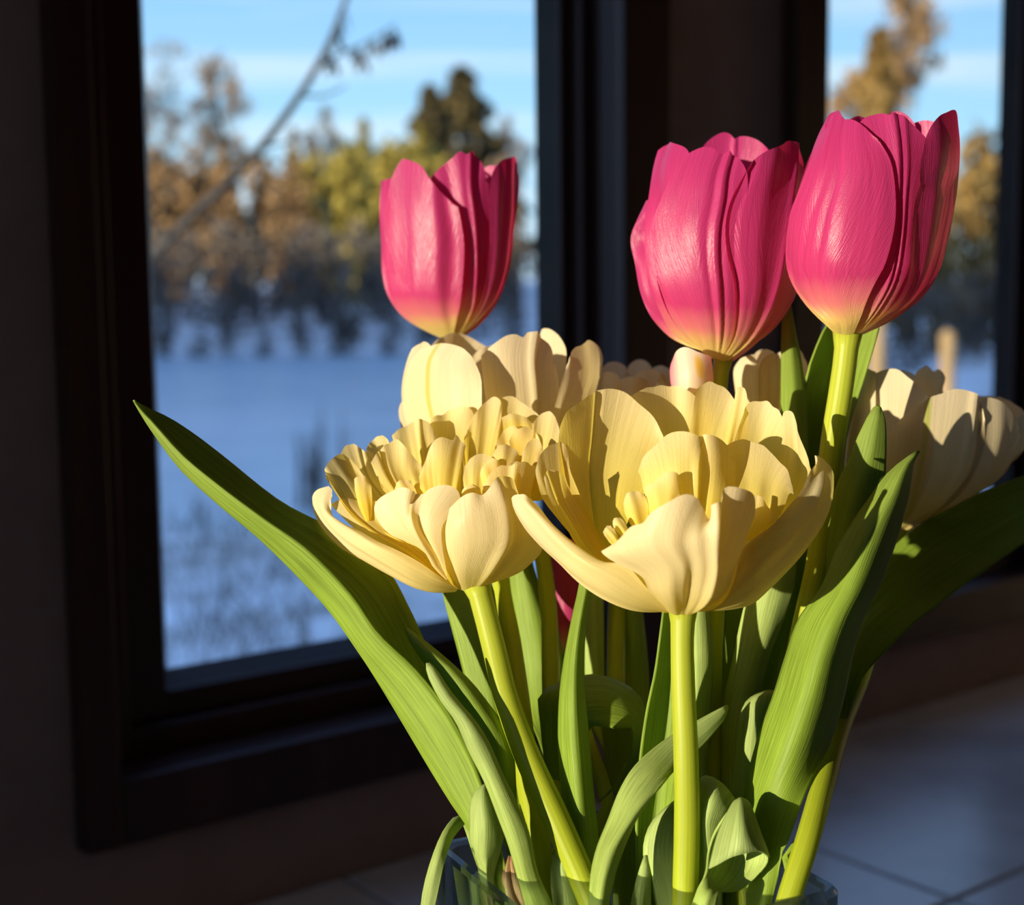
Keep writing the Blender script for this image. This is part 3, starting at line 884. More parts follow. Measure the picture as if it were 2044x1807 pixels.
def y2p(rows, **k):
    q = dict(YL); q.update(k)
    return patch(y2, 'petal', rows, q.pop('mat', Y), d0=O2, **q)


# back ring
y2p([[(1330, 1060, -60), (1350, 1060, -60), (1370, 1060, -60)], [(1290, 950, -150), (1345, 950, -170), (1400, 950, -170)], [(1272, 870, -190), (1340, 860, -215), (1412, 870, -205)],
     [(1258, 792, -200), (1281, 778, -215), (1325, 769, -230), (1360, 774, -230), (1387, 791, -225), (1410, 818, -215)]], grooves=((0.1, 0.001, 0.2),))
y2p([[(1420, 1060, -40), (1430, 1060, -45), (1440, 1060, -40)], [(1440, 960, -110), (1480, 960, -130), (1530, 960, -100)], [(1462, 890, -140), (1515, 880, -165), (1565, 900, -120)],
     [(1486, 825, -160), (1497, 803, -170), (1524, 802, -170), (1548, 814, -155), (1565, 836, -140), (1571, 870, -120)]])
y2p([[(1380, 1060, -50), (1395, 1060, -55), (1410, 1060, -50)], [(1370, 950, -135), (1410, 950, -155), (1460, 950, -145)], [(1376, 860, -175), (1430, 860, -195), (1487, 860, -175)],
     [(1387, 785, -190), (1401, 767, -200), (1428, 765, -205), (1455, 781, -205), (1467, 799, -198), (1474, 776, -190), (1486, 774, -180), (1494, 800, -170)]], grooves=((0.55, -0.0016, 0.07),))
# left rear, seen from the inside
y2p([[(1195, 1125, 20), (1215, 1130, 10), (1235, 1125, 0)], [(1165, 1090, -20), (1205, 1070, -60), (1250, 1050, -60)], [(1135, 1020, -50), (1195, 1000, -110), (1285, 985, -100)],
     [(1122, 960, -70), (1195, 930, -150), (1305, 930, -130)], [(1116, 900, -80), (1205, 870, -165), (1320, 895, -150)],
     [(1118, 853, -80), (1130, 825, -100), (1154, 805, -120), (1185, 784, -145), (1212, 776, -160), (1247, 783, -165), (1274, 805, -165), (1301, 829, -160), (1324, 872, -150)]], grooves=((-0.15, 0.0016, 0.05),), ruffle=0.0006)
y2p([[(1205, 1127, 35), (1212, 1128, 28), (1220, 1125, 20)], [(1158, 1093, 25), (1175, 1092, 5), (1195, 1088, -10)], [(1122, 1040, 15), (1145, 1040, -10), (1168, 1040, -30)], [(1098, 995, 5), (1120, 995, -25), (1142, 995, -50)],
     [(1085, 955, -5), (1092, 940, -15), (1108, 940, -30), (1128, 955, -65)]])
y2p([[(1190, 1112, 0), (1200, 1107, -10), (1210, 1102, -10)], [(1118, 1045, -20), (1145, 1032, -45), (1172, 1022, -60)], [(1082, 988, -40), (1110, 970, -70), (1142, 960, -90)], [(1071, 938, -50), (1080, 905, -62), (1100, 888, -76), (1120, 884, -90), (1132, 902, -96)]], nu=22, nv=22)
# right rear
y2p([[(1440, 1100, 0), (1455, 1100, -10), (1470, 1095, -10)], [(1500, 1030, -20), (1540, 1030, -40), (1578, 1010, -10)], [(1553, 950, -60), (1585, 955, -75), (1614, 960, -25)],
     [(1562, 850, -100), (1567, 822, -105), (1580, 822, -100), (1595, 846, -85), (1601, 884, -65), (1613, 918, -45), (1622, 938, -25)]])
# centre whorl
y2p([[(1440, 1090, 30), (1465, 1090, 30), (1490, 1085, 30)], [(1460, 1000, 10), (1510, 1005, 20), (1555, 1036, 30)], [(1462, 940, -20), (1520, 950, -10), (1576, 985, 10)],
     [(1450, 890, -40), (1470, 880, -42), (1493, 879, -40), (1524, 891, -35), (1551, 915, -25), (1572, 942, -10), (1585, 987, 10)]])
y2p([[(1330, 1100, 20), (1370, 1100, 30), (1420, 1100, 20)], [(1292, 1000, 20), (1372, 1000, 50), (1465, 1000, 15)], [(1278, 948, 10), (1372, 930, 50), (1473, 945, -5)],
     [(1272, 937, 0), (1284, 911, 10), (1308, 884, 20), (1342, 863, 25), (1363, 861, 30), (1384, 867, 32), (1394, 880, 12), (1404, 867, 28), (1431, 873, 20), (1455, 890, 5), (1470, 917, -12)]], grooves=((0.12, -0.0022, 0.05), (0.28, 0.0014, 0.12)))
y2p([[(1300, 1070, 60), (1330, 1070, 75), (1355, 1070, 60)], [(1295, 1015, 70), (1330, 1008, 88), (1364, 1010, 70)], [(1288, 975, 65), (1308, 957, 74), (1342, 942, 76), (1356, 950, 72), (1361, 980, 60)]], nu=16, nv=18)
y2p([[(1480, 1090, 70), (1500, 1085, 65), (1515, 1075, 55)], [(1500, 1035, 60), (1518, 1040, 60), (1535, 1052, 50)], [(1504, 990, 45), (1516, 990, 45), (1535, 1012, 42), (1553, 1038, 35)]], nu=16, nv=16)
for a in ((1280, 1070, 70, 1262, 982, 60, 24), (1300, 1060, 60, 1283, 992, 52, 14), (1262, 1085, 95, 1227, 1036, 85, 12), (1240, 1100, 110, 1210, 1052, 100, 11)):
    sp(y2, Y, *a, off=O2, cup=0.25)
# outer ring
y2p([[(1310, 1220, 20), (1330, 1223, 25), (1350, 1221, 20)], [(1255, 1180, 58), (1300, 1170, 85), (1342, 1170, 90)], [(1212, 1140, 82), (1250, 1133, 90), (1285, 1128, 100), (1322, 1130, 108)]], nu=18, nv=20)
y2p([[(1380, 1221, 20), (1405, 1221, 25), (1430, 1217, 20)], [(1408, 1180, 78), (1450, 1170, 85), (1492, 1165, 68)], [(1428, 1112, 104), (1470, 1090, 98), (1512, 1072, 78)]], nu=18, nv=20)
y2p([[(1318, 1222, 20), (1330, 1220, 40), (1335, 1212, 60)], [(1253, 1218, 55), (1275, 1190, 92), (1292, 1172, 102)], [(1192, 1192, 65), (1220, 1155, 112), (1247, 1128, 110)], [(1147, 1161, 55), (1172, 1125, 110), (1202, 1124, 105)],
     [(1113, 1127, 35), (1135, 1097, 90), (1162, 1097, 90)], [(1075, 1089, 15), (1098, 1060, 70), (1124, 1064, 70)], [(1044, 1048, -5), (1064, 1022, 50), (1096, 1033, 52)], [(1027, 1013, -15), (1046, 1000, 32), (1075, 1005, 32)], [(1024, 996, -18), (1034, 986, 10), (1052, 990, 24), (1070, 1000, 26)]], ruffle=0.0007, mat=YO)
y2p([[(1400, 1220, 45), (1425, 1217, 58), (1440, 1205, 70)], [(1455, 1218, 45), (1460, 1195, 90), (1464, 1165, 110)], [(1500, 1207, 35), (1497, 1160, 100), (1478, 1105, 112)], [(1538, 1175, 15), (1526, 1120, 82), (1506, 1076, 92)],
     [(1582, 1130, -5), (1567, 1088, 52), (1546, 1048, 62)], [(1616, 1089, -25), (1601, 1048, 26), (1582, 1002, 36)], [(1647, 1038, -45), (1631, 1000, 2), (1604, 972, 12)], [(1662, 992, -62), (1646, 958, -22), (1618, 936, -8)], [(1664, 948, -62), (1656, 930, -52), (1646, 918, -48), (1631, 908, -45), (1634, 926, -25)]], ruffle=0.0007, mat=YO)
y2p([[(1328, 1220, 40), (1345, 1226, 45), (1363, 1228, 48), (1385, 1224, 45), (1404, 1217, 40)], [(1298, 1182, 110), (1330, 1180, 142), (1365, 1180, 155), (1410, 1180, 142), (1452, 1175, 100)], [(1272, 1147, 150), (1320, 1130, 190), (1370, 1130, 208), (1420, 1130, 192), (1469, 1124, 130)],
     [(1215, 1118, 150), (1290, 1090, 210), (1370, 1080, 232), (1430, 1080, 212), (1487, 1082, 142)],
     [(1197, 1099, 140), (1233, 1076, 165), (1260, 1052, 190), (1288, 1045, 205), (1308, 1024, 215), (1336, 1004, 225), (1370, 988, 230), (1394, 995, 230), (1409, 1016, 222), (1418, 1038, 205), (1429, 1012, 215), (1440, 998, 217), (1455, 976, 212), (1480, 978, 196), (1505, 987, 170), (1508, 1030, 150)]],
    nv=56, nu=34, grooves=((0.38, -0.0030, 0.06), (0.52, 0.0016, 0.08), (0.05, 0.0018, 0.14), (-0.35, -0.001, 0.2)), wrinkle=0.0012, mat=YO)

y1 = plant('yellow_double_tulip', 'frilly pale yellow double tulip with curled inner petals on a leaning stem', 'tulip',
           [(950, 1164, -55, 30), (957, 1182, -50, 25), (966, 1215, -42, 24), (985, 1290, -20, 24), (1012, 1400, 20, 25), (1057, 1520, 60, 27), (1108, 1630, 90, 28), (1150, 1725, 112, 28), (1185, 1807, 130, 28)], foot=(-22, -8))
O1 = -60


def y1p(rows, **k):
    q = dict(YL); q.update(k)
    return patch(y1, 'petal', rows, q.pop('mat', Y), d0=O1, **q)


y1p([[(890, 1030, -80), (905, 1030, -85), (920, 1030, -80)], [(850, 920, -150), (895, 910, -165), (935, 915, -160)], [(840, 855, -165), (852, 842, -172), (866, 833, -175), (885, 828, -180), (905, 815, -185), (937, 816, -185), (952, 845, -175)]])
y1p([[(960, 1020, -60), (975, 1020, -65), (990, 1020, -60)], [(985, 900, -130), (1020, 895, -150), (1060, 900, -130)], [(995, 820, -168), (1000, 797, -172), (1024, 792, -180), (1049, 810, -175), (1075, 829, -160), (1085, 860, -140)]])
y1p([[(930, 1020, -60), (945, 1020, -65), (960, 1020, -60)], [(922, 900, -115), (955, 900, -135), (992, 900, -135)], [(930, 865, -135), (953, 819, -158), (970, 802, -168), (985, 792, -172), (999, 800, -168), (1000, 830, -155)]])
y1p([[(870, 1050, -60), (880, 1050, -62), (890, 1050, -60)], [(805, 935, -108), (840, 925, -122), (878, 930, -122)], [(783, 870, -122), (795, 858, -130), (808, 852, -136), (838, 838, -142), (856, 846, -142), (873, 872, -138)]], grooves=((0.1, -0.0012, 0.08),))
y1p([[(855, 1085, -40), (862, 1082, -42), (870, 1080, -40)], [(758, 942, -105), (785, 935, -112), (812, 940, -108)], [(728, 899, -108), (740, 882, -118), (754, 871, -122), (770, 873, -122), (782, 890, -118)]])
y1p([[(850, 1120, 0), (860, 1115, -5), (870, 1110, 0)], [(738, 1012, -35), (770, 1000, -60), (800, 1000, -60)], [(698, 952, -55), (728, 945, -75), (760, 950, -75)], [(682, 905, -62), (690, 890, -70), (706, 888, -75), (728, 900, -80), (746, 918, -80)]], grooves=((0.2, 0.0012, 0.1),))
y1p([[(985, 1050, -20), (1000, 1050, -25), (1015, 1045, -20)], [(1038, 960, -45), (1072, 950, -58), (1102, 950, -40)], [(1064, 850, -95), (1076, 828, -103), (1094, 820, -105), (1105, 830, -96), (1114, 846, -86), (1118, 885, -72)]])
y1p([[(870, 1085, 10), (880, 1080, 8), (890, 1075, 10)], [(785, 990, -5), (815, 985, -25), (846, 980, -28)], [(750, 942, -28), (790, 930, -50), (838, 940, -48)], [(741, 922, -32), (752, 905, -45), (767, 890, -55), (793, 878, -65), (815, 900, -58), (843, 932, -52)]], grooves=((-0.5, 0.0016, 0.1),))
y1p([[(870, 1035, 0), (885, 1035, 0), (905, 1035, 0)], [(843, 978, -8), (880, 972, 4), (918, 975, -12)], [(841, 938, -12), (848, 920, -12), (863, 887, -16), (882, 874, -18), (905, 878, -20), (912, 868, -26), (921, 888, -34), (921, 912, -38)]], grooves=((0.72, -0.0016, 0.07),))
y1p([[(930, 1060, 20), (950, 1060, 22), (970, 1060, 20)], [(925, 980, 5), (955, 975, 10), (985, 975, 0)], [(928, 930, -10), (945, 910, -12), (965, 905, -14), (985, 918, -15), (992, 940, -15)]])
# curled frills of the heart
rg = random.Random(4)
for rows in (
        [[(1000, 890, -92), (1030, 890, -98), (1060, 892, -92)], [(1004, 850, -108), (1034, 846, -114), (1066, 856, -108)], [(1001, 834, -122), (1024, 826, -126), (1048, 832, -126), (1069, 847, -118)]],
        [[(1000, 1000, -40), (1010, 1000, -42), (1020, 1000, -40)], [(988, 920, -72), (1012, 910, -85), (1040, 920, -75)], [(988, 893, -82), (1000, 868, -92), (1016, 852, -100), (1035, 857, -98), (1046, 882, -88)]],
        [[(1030, 965, -55), (1045, 965, -58), (1060, 960, -55)], [(1020, 910, -70), (1047, 900, -80), (1074, 905, -70)], [(1016, 880, -80), (1028, 860, -88), (1048, 852, -92), (1068, 862, -88), (1078, 882, -80)]],
        [[(1035, 1000, 10), (1050, 1000, 10), (1060, 995, 5)], [(1040, 935, -20), (1060, 930, -26), (1080, 935, -25)], [(1043, 905, -32), (1056, 882, -42), (1071, 874, -46), (1081, 890, -42), (1081, 918, -36)]],
        [[(985, 1000, 0), (1000, 1000, 5), (1015, 995, 0)], [(983, 935, -18), (1005, 928, -6), (1032, 932, -18)], [(985, 908, -24), (996, 892, -26), (1012, 886, -27), (1030, 896, -29), (1037, 918, -28)]],
        [[(970, 1010, 30), (985, 1010, 35), (1000, 1005, 30)], [(960, 960, 15), (980, 955, 22), (1002, 958, 10)], [(959, 945, 10), (966, 926, 6), (980, 916, 3), (995, 921, 1), (1002, 942, 1)]],
        [[(1000, 1010, 50), (1015, 1010, 50), (1030, 1005, 45)], [(1000, 965, 32), (1022, 958, 32), (1046, 962, 15)], [(1002, 948, 25), (1012, 928, 18), (1030, 920, 10), (1043, 927, 5), (1048, 948, 4)]],
        [[(1060, 1000, 0), (1075, 1000, -5), (1090, 995, -5)], [(1062, 945, -20), (1082, 940, -28), (1104, 945, -28)], [(1066, 918, -30), (1080, 900, -38), (1095, 902, -40), (1106, 922, -36)]]):
    y1p(rows, nu=18, nv=20, ruffle=0.0009, wrinkle=0.0005, scallop=0.0003)
sp(y1, Y, 735, 1040, 30, 719, 951, -10, 17, off=O1)
sp(y1, Y, 830, 1040, 40, 800, 960, 0, 20, off=O1)
sp(y1, Y, 950, 1010, 60, 935, 970, 50, 20, off=O1)
# left outer petals
y1p([[(880, 1175, 28), (900, 1175, 28), (910, 1165, 25)], [(790, 1112, 58), (830, 1100, 48), (872, 1090, 58)], [(715, 1062, 38), (760, 1045, 28), (832, 1045, 48)], [(658, 1008, 8), (690, 996, 0), (735, 1000, 0), (792, 1006, 18)]], nu=20, nv=22)
y1p([[(890, 1165, 45), (895, 1160, 42), (900, 1150, 35)], [(809, 1100, 62), (820, 1080, 32), (840, 1070, 5)], [(735, 1060, 42), (755, 1035, 10), (790, 1020, -18)], [(690, 1022, 22), (715, 990, -18), (750, 990, -38)], [(662, 978, 2), (690, 945, -38), (725, 950, -52)], [(651, 952, -8), (652, 932, -12), (662, 916, -20), (683, 906, -32), (700, 918, -48)]], grooves=((-0.7, 0.0014, 0.12),))
y1p([[(905, 1183, 10), (912, 1179, 20), (915, 1170, 30)], [(857, 1185, 38), (862, 1165, 70), (870, 1145, 82)], [(825, 1176, 48), (826, 1145, 90), (836, 1122, 92)], [(776, 1150, 46), (780, 1113, 96), (791, 1097, 92)], [(728, 1121, 36), (736, 1088, 85), (751, 1079, 82)], [(680, 1093, 16), (696, 1063, 60), (715, 1056, 60)],
     [(648, 1060, -4), (666, 1040, 42), (690, 1043, 44)], [(629, 1025, -22), (643, 1008, 18), (662, 1024, 28)], [(624, 995, -28), (630, 980, -14), (645, 974, -4), (660, 974, 4), (658, 995, 18)]], ruffle=0.0007, mat=YO)
# front petals
y1p([[(900, 1168, 20), (908, 1172, 22), (914, 1176, 25)], [(837, 1090, 80), (868, 1112, 112), (890, 1132, 102)], [(776, 1060, 80), (822, 1040, 125), (882, 1050, 135)],
     [(752, 1030, 70), (746, 1012, 75), (751, 1000, 80), (780, 980, 100), (809, 972, 110), (824, 981, 112), (831, 994, 92), (844, 977, 112), (882, 971, 118), (914, 980, 118), (922, 1015, 120)]], grooves=((0.12, -0.0024, 0.06), (0.28, 0.001, 0.1), (-0.5, 0.001, 0.2)), nv=44, mat=YO)
y1p([[(985, 1090, 60), (1010, 1090, 60), (1030, 1085, 45)], [(972, 1000, 62), (1020, 990, 50), (1057, 1000, 15)], [(962, 968, 52), (979, 945, 46), (1001, 929, 36), (1020, 932, 26), (1043, 922, 20), (1062, 930, 8), (1075, 929, -2), (1067, 957, -2)]], grooves=((0.0, -0.0012, 0.1),))
y1p([[(914, 1177, 10), (931, 1180, 15), (950, 1177, 20), (985, 1163, 15)], [(889, 1141, 70), (930, 1130, 112), (980, 1125, 112), (1049, 1131, 15)], [(876, 1105, 100), (930, 1090, 142), (990, 1080, 142), (1081, 1096, -12)], [(872, 1067, 110), (930, 1040, 157), (1000, 1022, 142), (1064, 1055, 5)],
     [(875, 1055, 110), (886, 1032, 120), (914, 1000, 136), (944, 982, 146), (962, 988, 140), (975, 975, 138), (990, 955, 128), (1010, 950, 112), (1027, 965, 75), (1034, 1009, 30)]], nv=44, grooves=((0.35, 0.0014, 0.1), (0.15, -0.001, 0.1)), mat=YO)

# ------------------------------------------------------------------ cream tulips behind
C = M['cream']
CK = dict(nu=26, nv=26, ruffle=0.0009, wrinkle=0.0007, scallop=0.0004)
c3 = plant('cream_double_tulip', 'cream double tulip with a green streaked petal, tucked beneath the smaller pink tulip', 'tulip',
           [(990, 1000, -450, 24), (995, 1080, -400, 19), (1000, 1163, -350, 18), (1020, 1280, -270, 20), (1036, 1400, -190, 22), (1050, 1530, -110, 25), (1065, 1620, -65, 26), (1085, 1760, -15, 26), (1095, 1807, 0, 26)], foot=(-27, 16))
c = Cup([(1005, 990, 30), (950, 990, 110), (900, 995, 165), (850, 1000, 195), (800, 1002, 203), (750, 1003, 201), (700, 1003, 190), (655, 1003, 172)], -450)
c.petal(c3, [[(970, 1000), (990, 1000), (1010, 1000)], [(830, 880), (870, 880), (930, 880)], [(812, 810), (870, 810), (940, 810)], [(830, 740), (890, 735), (955, 735)], [(866, 690), (888, 670), (916, 665), (945, 677), (972, 694)]], C, -1, 0.85, **CK)
c.petal(c3, [[(990, 1000), (1000, 1000), (1010, 1000)], [(1040, 850), (1080, 850), (1110, 850)], [(1060, 750), (1100, 745), (1130, 745)], [(1075, 690), (1080, 658), (1093, 656), (1115, 668), (1129, 694), (1131, 730)]], C, -1, 0.7, **CK)
c.sweep(c3, C, -0.6, 0.3, 690, s=-1, m=0.6, **CK)
c.petal(c3, [[(960, 1000), (970, 1000), (980, 1000)], [(805, 860), (830, 870), (860, 875)], [(797, 820), (812, 830), (830, 840)], [(800, 804), (806, 801), (815, 810), (826, 835)]], C, 1, 1.0, **CK)
c.petal(c3, [[(970, 1000), (980, 1000), (990, 1000)], [(815, 850), (840, 850), (880, 850)], [(806, 770), (835, 770), (880, 770)], [(816, 718), (840, 718), (880, 715)], [(824, 696), (834, 685), (846, 682), (862, 688)]], C, 1, 0.97, **CK)
c.petal(c3, [[(1000, 1000), (1015, 1000), (1030, 1000)], [(980, 850), (1050, 850), (1110, 850)], [(965, 770), (1040, 765), (1115, 770)], [(960, 715), (1035, 705), (1112, 735)],
             [(961, 707), (984, 688), (1007, 673), (1032, 667), (1044, 674), (1053, 663), (1078, 671), (1098, 694), (1108, 728)]], C, 1, 0.72, grooves=((0.3, -0.0022, 0.07), (0.45, 0.0016, 0.1)), **CK)
c.petal(c3, [[(1010, 1000), (1025, 1000), (1040, 1000)], [(1095, 860), (1130, 860), (1165, 860)], [(1109, 807), (1150, 800), (1185, 795)], [(1120, 762), (1160, 750), (1199, 745)], [(1136, 722), (1140, 702), (1163, 688), (1180, 680), (1197, 694), (1204, 717)]], C, 1, 0.98, **CK)
c.petal(c3, [[(960, 1000), (985, 1000), (1010, 1000)], [(830, 860), (895, 860), (965, 860)], [(809, 802), (885, 800), (963, 802)], [(808, 765), (885, 755), (961, 755)], [(818, 722), (885, 712), (950, 726)], [(836, 700), (862, 690), (880, 685), (905, 688), (933, 702), (948, 722)]], M['cream_green'], 1, 1.02, label='cream petal with a thin green streak', **CK)

c4 = plant('cream_double_tulip', 'dim cream tulip farthest back in shade, between the streaked cream and the pink tulip', 'tulip',
           [(1265, 880, -640, 16), (1252, 1000, -600, 15), (1238, 1120, -560, 16), (1232, 1206, -520, 18), (1229, 1350, -430, 19), (1230, 1600, -240, 20), (1245, 1807, -130, 20)], foot=(17, 31))
c = Cup([(895, 1265, 18), (850, 1268, 64), (800, 1270, 84), (750, 1270, 86), (715, 1270, 78)], -640)
for (a, b, yt, s, m_) in ((-0.95, -0.2, 722, -1, 0.95), (-0.3, 0.5, 718, -1, 0.85), (0.3, 0.95, 730, -1, 0.95), (-0.98, -0.35, 742, 1, 0.98), (-0.5, 0.35, 752, 1, 1.0), (-0.1, 0.8, 738, 1, 0.95), (0.45, 0.98, 745, 1, 1.0)):
    c.sweep(c4, C, a, b, yt, s=s, m=m_, nu=18, nv=18, ruffle=0.001, wrinkle=0.0006)

c5 = plant('cream_double_tulip', 'pale cream tulip with narrow upright petals showing behind the stem of the open pink tulip', 'tulip',
           [(1525, 870, -480, 18), (1520, 1000, -440, 17), (1510, 1200, -390, 18), (1455, 1500, -330, 17), (1400, 1807, -250, 18)], foot=(31, 31))
c = Cup([(880, 1525, 18), (830, 1527, 62), (780, 1530, 80), (735, 1532, 82), (690, 1534, 70)], -480)
for (a, b, yt, s, m_) in ((-0.9, 0.2, 708, -1, 0.9), (0.1, 0.95, 700, -1, 0.95), (-0.7, 0.1, 697, -1, 0.6), (0.55, 0.98, 695, 1, 1.0), (-0.35, 0.28, 697, 1, 0.85), (-0.82, -0.22, 710, 1, 1.0), (-0.2, 0.42, 707, 1, 1.02)):
    c.sweep(c5, C, a, b, yt, s=s, m=m_, nu=18, nv=18, ruffle=0.0008, wrinkle=0.0006)

c6 = plant('cream_double_tulip', 'large cream tulip resting over the broad dark leaf, half in shadow', 'tulip',
           [(1795, 1052, -480, 24), (1780, 1100, -460, 20), (1758, 1200, -400, 20), (1715, 1350, -290, 21), (1680, 1440, -150, 22), (1645, 1560, 60, 23), (1608, 1690, 182, 24), (1571, 1807, 218, 24)], foot=(27, -31))
c = Cup([(1062, 1795, 28), (1045, 1800, 66), (1000, 1815, 122), (945, 1838, 176), (880, 1858, 196), (820, 1868, 196), (760, 1868, 178), (728, 1866, 155)], -480)
c.sweep(c6, C, -0.95, -0.1, 738, s=-1, m=0.95, **CK)
c.sweep(c6, C, 0.2, 0.97, 790, s=-1, m=0.95, **CK)
c.petal(c6, [[(1790, 1050), (1800, 1050), (1810, 1050)], [(1800, 900), (1850, 900), (1890, 900)], [(1820, 790), (1855, 785), (1885, 790)], [(1826, 752), (1836, 737), (1852, 731), (1864, 742), (1872, 736), (1887, 754), (1880, 775)]], C, -1, 0.6, **CK)
c.petal(c6, [[(1775, 1055), (1785, 1056), (1795, 1056)], [(1690, 990), (1715, 1000), (1750, 1000)], [(1672, 930), (1695, 935), (1735, 935)], [(1680, 850), (1705, 850), (1745, 850)], [(1706, 775), (1716, 752), (1730, 738), (1745, 742)]], C, 1, 0.99, **CK)
c.petal(c6, [[(1785, 1055), (1800, 1058), (1815, 1054)], [(1870, 1010), (1895, 1010), (1925, 996)], [(1935, 940), (1975, 935), (2010, 940)], [(1950, 870), (2000, 865), (2038, 872)], [(1950, 815), (1968, 795), (2000, 803), (2027, 834), (2034, 862)]], C, 1, 1.0, **CK)
c.petal(c6, [[(1790, 1054), (1805, 1054), (1820, 1050)], [(1890, 1014), (1905, 1006), (1920, 996)], [(1968, 962), (1990, 950), (2006, 935)], [(2010, 905), (2040, 895), (2064, 880)], [(2028, 850), (2042, 828), (2058, 826), (2075, 850)]], C, 1, 0.9, **CK)
c.petal(c6, [[(1780, 1054), (1792, 1056), (1805, 1056)], [(1715, 985), (1770, 995), (1830, 990)], [(1700, 920), (1770, 920), (1845, 920)], [(1710, 850), (1780, 845), (1850, 850)], [(1722, 815), (1726, 777), (1748, 746), (1774, 735), (1805, 746), (1836, 773), (1856, 800)]], C, 1, 0.9, **CK)
c.petal(c6, [[(1785, 1056), (1800, 1059), (1818, 1056)], [(1775, 1000), (1830, 1012), (1895, 1008)], [(1765, 950), (1850, 950), (1945, 950)], [(1770, 890), (1870, 885), (1965, 890)], [(1783, 852), (1810, 826), (1854, 796), (1898, 779), (1925, 779), (1951, 790), (1962, 830)]], M['cream_green'], 1, 1.01, label='cream petal with a faint green streak', grooves=((0.6, -0.0014, 0.08),), **CK)

p4 = plant('blush_tulip', 'small white petalled tulip with pink edges and a yellow eye, below the open pink tulip', 'tulip',
           [(1382, 815, -230, 18), (1384, 900, -235, 17), (1384, 1100, -220, 16), (1378, 1300, -190, 16), (1382, 1500, -105, 16), (1386, 1807, 22, 16)], foot=(13, -3))
patch(p4, 'petal', [[(1362, 812, 0), (1382, 815, 10), (1402, 812, 0)], [(1340, 775, 10), (1382, 775, 40), (1424, 775, 10)], [(1336, 738, 5), (1384, 735, 45), (1424, 740, 15)], [(1342, 718, -5), (1352, 700, 10), (1368, 693, 25), (1395, 703, 32), (1419, 711, 20)]], M['blush'], d0=-230, nu=24, nv=24, wrinkle=0.0006, label='white petal with pink edges and a yellow eye')
patch(p4, 'petal', [[(1362, 812, -20), (1382, 815, -30), (1402, 812, -20)], [(1345, 770, -40), (1382, 770, -60), (1420, 770, -40)], [(1350, 722, -40), (1384, 716, -60), (1418, 728, -40)]], M['blush'], d0=-230, nu=16, nv=16)

# ------------------------------------------------------------------ leaves
def lf(parent, rows, mat=None, **k):
    return leaf(parent, rows, mat, **k)


LP = M['leaf_pale']
# long keeled leaf reaching out over the pond window
lf(y1, [[(1030, 2050, 80), (1040, 2060, 110), (1070, 2050, 115)], [(1000, 1800, 60), (985, 1812, 100), (1030, 1800, 118)], [(975, 1640, 35), (940, 1662, 90), (985, 1640, 115)], [(945, 1530, 5), (900, 1602, 70), (950, 1530, 100)],
        [(900, 1400, -20), (848, 1517, 50), (900, 1430, 88)], [(856, 1300, -50), (780, 1402, 30), (830, 1337, 70)], [(815, 1210, -70), (718, 1303, 18), (752, 1262, 58)], [(775, 1140, -85), (664, 1226, 5), (702, 1190, 50)],
        [(690, 1070, -90), (600, 1155, -5), (622, 1105, 40)], [(563, 1003, -90), (520, 1076, -15), (524, 1034, 25)], [(442, 908, -80), (430, 1000, -20), (434, 967, 10)], [(381, 862, -70), (360, 935, -25), (363, 908, 0)],
        [(325, 828, -60), (306, 862, -30), (300, 838, -15)], [(285, 810, -50), (286, 832, -36), (284, 822, -28)], [(266, 799, -40), (268, 801, -38), (270, 804, -36)]], nu=60, nv=26)
# shaded leaf and pale leaf crossing in front of it
lf(y1, [[(1020, 2000, 60), (1040, 2000, 75), (1060, 2000, 60)], [(985, 1620, 30), (1010, 1620, 55), (1034, 1620, 40)], [(930, 1464, 10), (975, 1464, 45), (1014, 1464, 25)], [(890, 1395, 5), (935, 1390, 40), (972, 1402, 15)], [(848, 1325, 0), (888, 1330, 25), (930, 1352, 5)],
        [(818, 1280, -5), (840, 1290, 10), (872, 1300, -5)], [(808, 1250, -10), (812, 1254, -8), (818, 1258, -10)]])
lf(y1, [[(1090, 2050, 110), (1100, 2050, 120), (1120, 2050, 110)], [(1050, 1810, 150), (1075, 1810, 165), (1100, 1805, 150)], [(1034, 1755, 155), (1052, 1750, 170), (1071, 1742, 155)], [(1015, 1687, 150), (1036, 1680, 168), (1055, 1667, 152)], [(990, 1620, 140), (1010, 1615, 160), (1031, 1607, 142)],
        [(966, 1558, 130), (984, 1552, 148), (1000, 1542, 132)], [(936, 1499, 120), (955, 1493, 136), (974, 1483, 120)], [(912, 1444, 110), (931, 1440, 124), (949, 1443, 110)], [(877, 1393, 100), (888, 1388, 112), (899, 1382, 100)], [(854, 1345, 95), (862, 1342, 102), (870, 1338, 95)], [(852, 1324, 92), (854, 1324, 93), (857, 1325, 92)]], LP, nu=44)
# loop leaf inside the rim and the one bending over the rim
lf(y1, [[(980, 1900, 120), (1000, 1900, 135), (1020, 1900, 120)], [(945, 1750, 120), (965, 1750, 145), (985, 1745, 125)], [(938, 1650, 118), (965, 1650, 145), (1004, 1660, 120)], [(942, 1595, 110), (962, 1590, 135), (990, 1600, 112)], [(965, 1567, 95), (970, 1564, 100), (978, 1572, 92)]], LP)
lf(c3, [[(985, 1850, -20), (1005, 1850, 0), (1020, 1850, -20)], [(950, 1720, 0), (975, 1715, 15), (1000, 1725, 0)], [(912, 1632, 30), (930, 1625, 25), (945, 1630, 0)], [(892, 1650, 70), (905, 1645, 60), (912, 1660, 40)], [(866, 1706, 110), (878, 1700, 118), (890, 1708, 112)], [(846, 1775, 125), (861, 1770, 132), (876, 1775, 130)], [(838, 1860, 130), (848, 1860, 134), (858, 1860, 132)]], LP, vase='over')
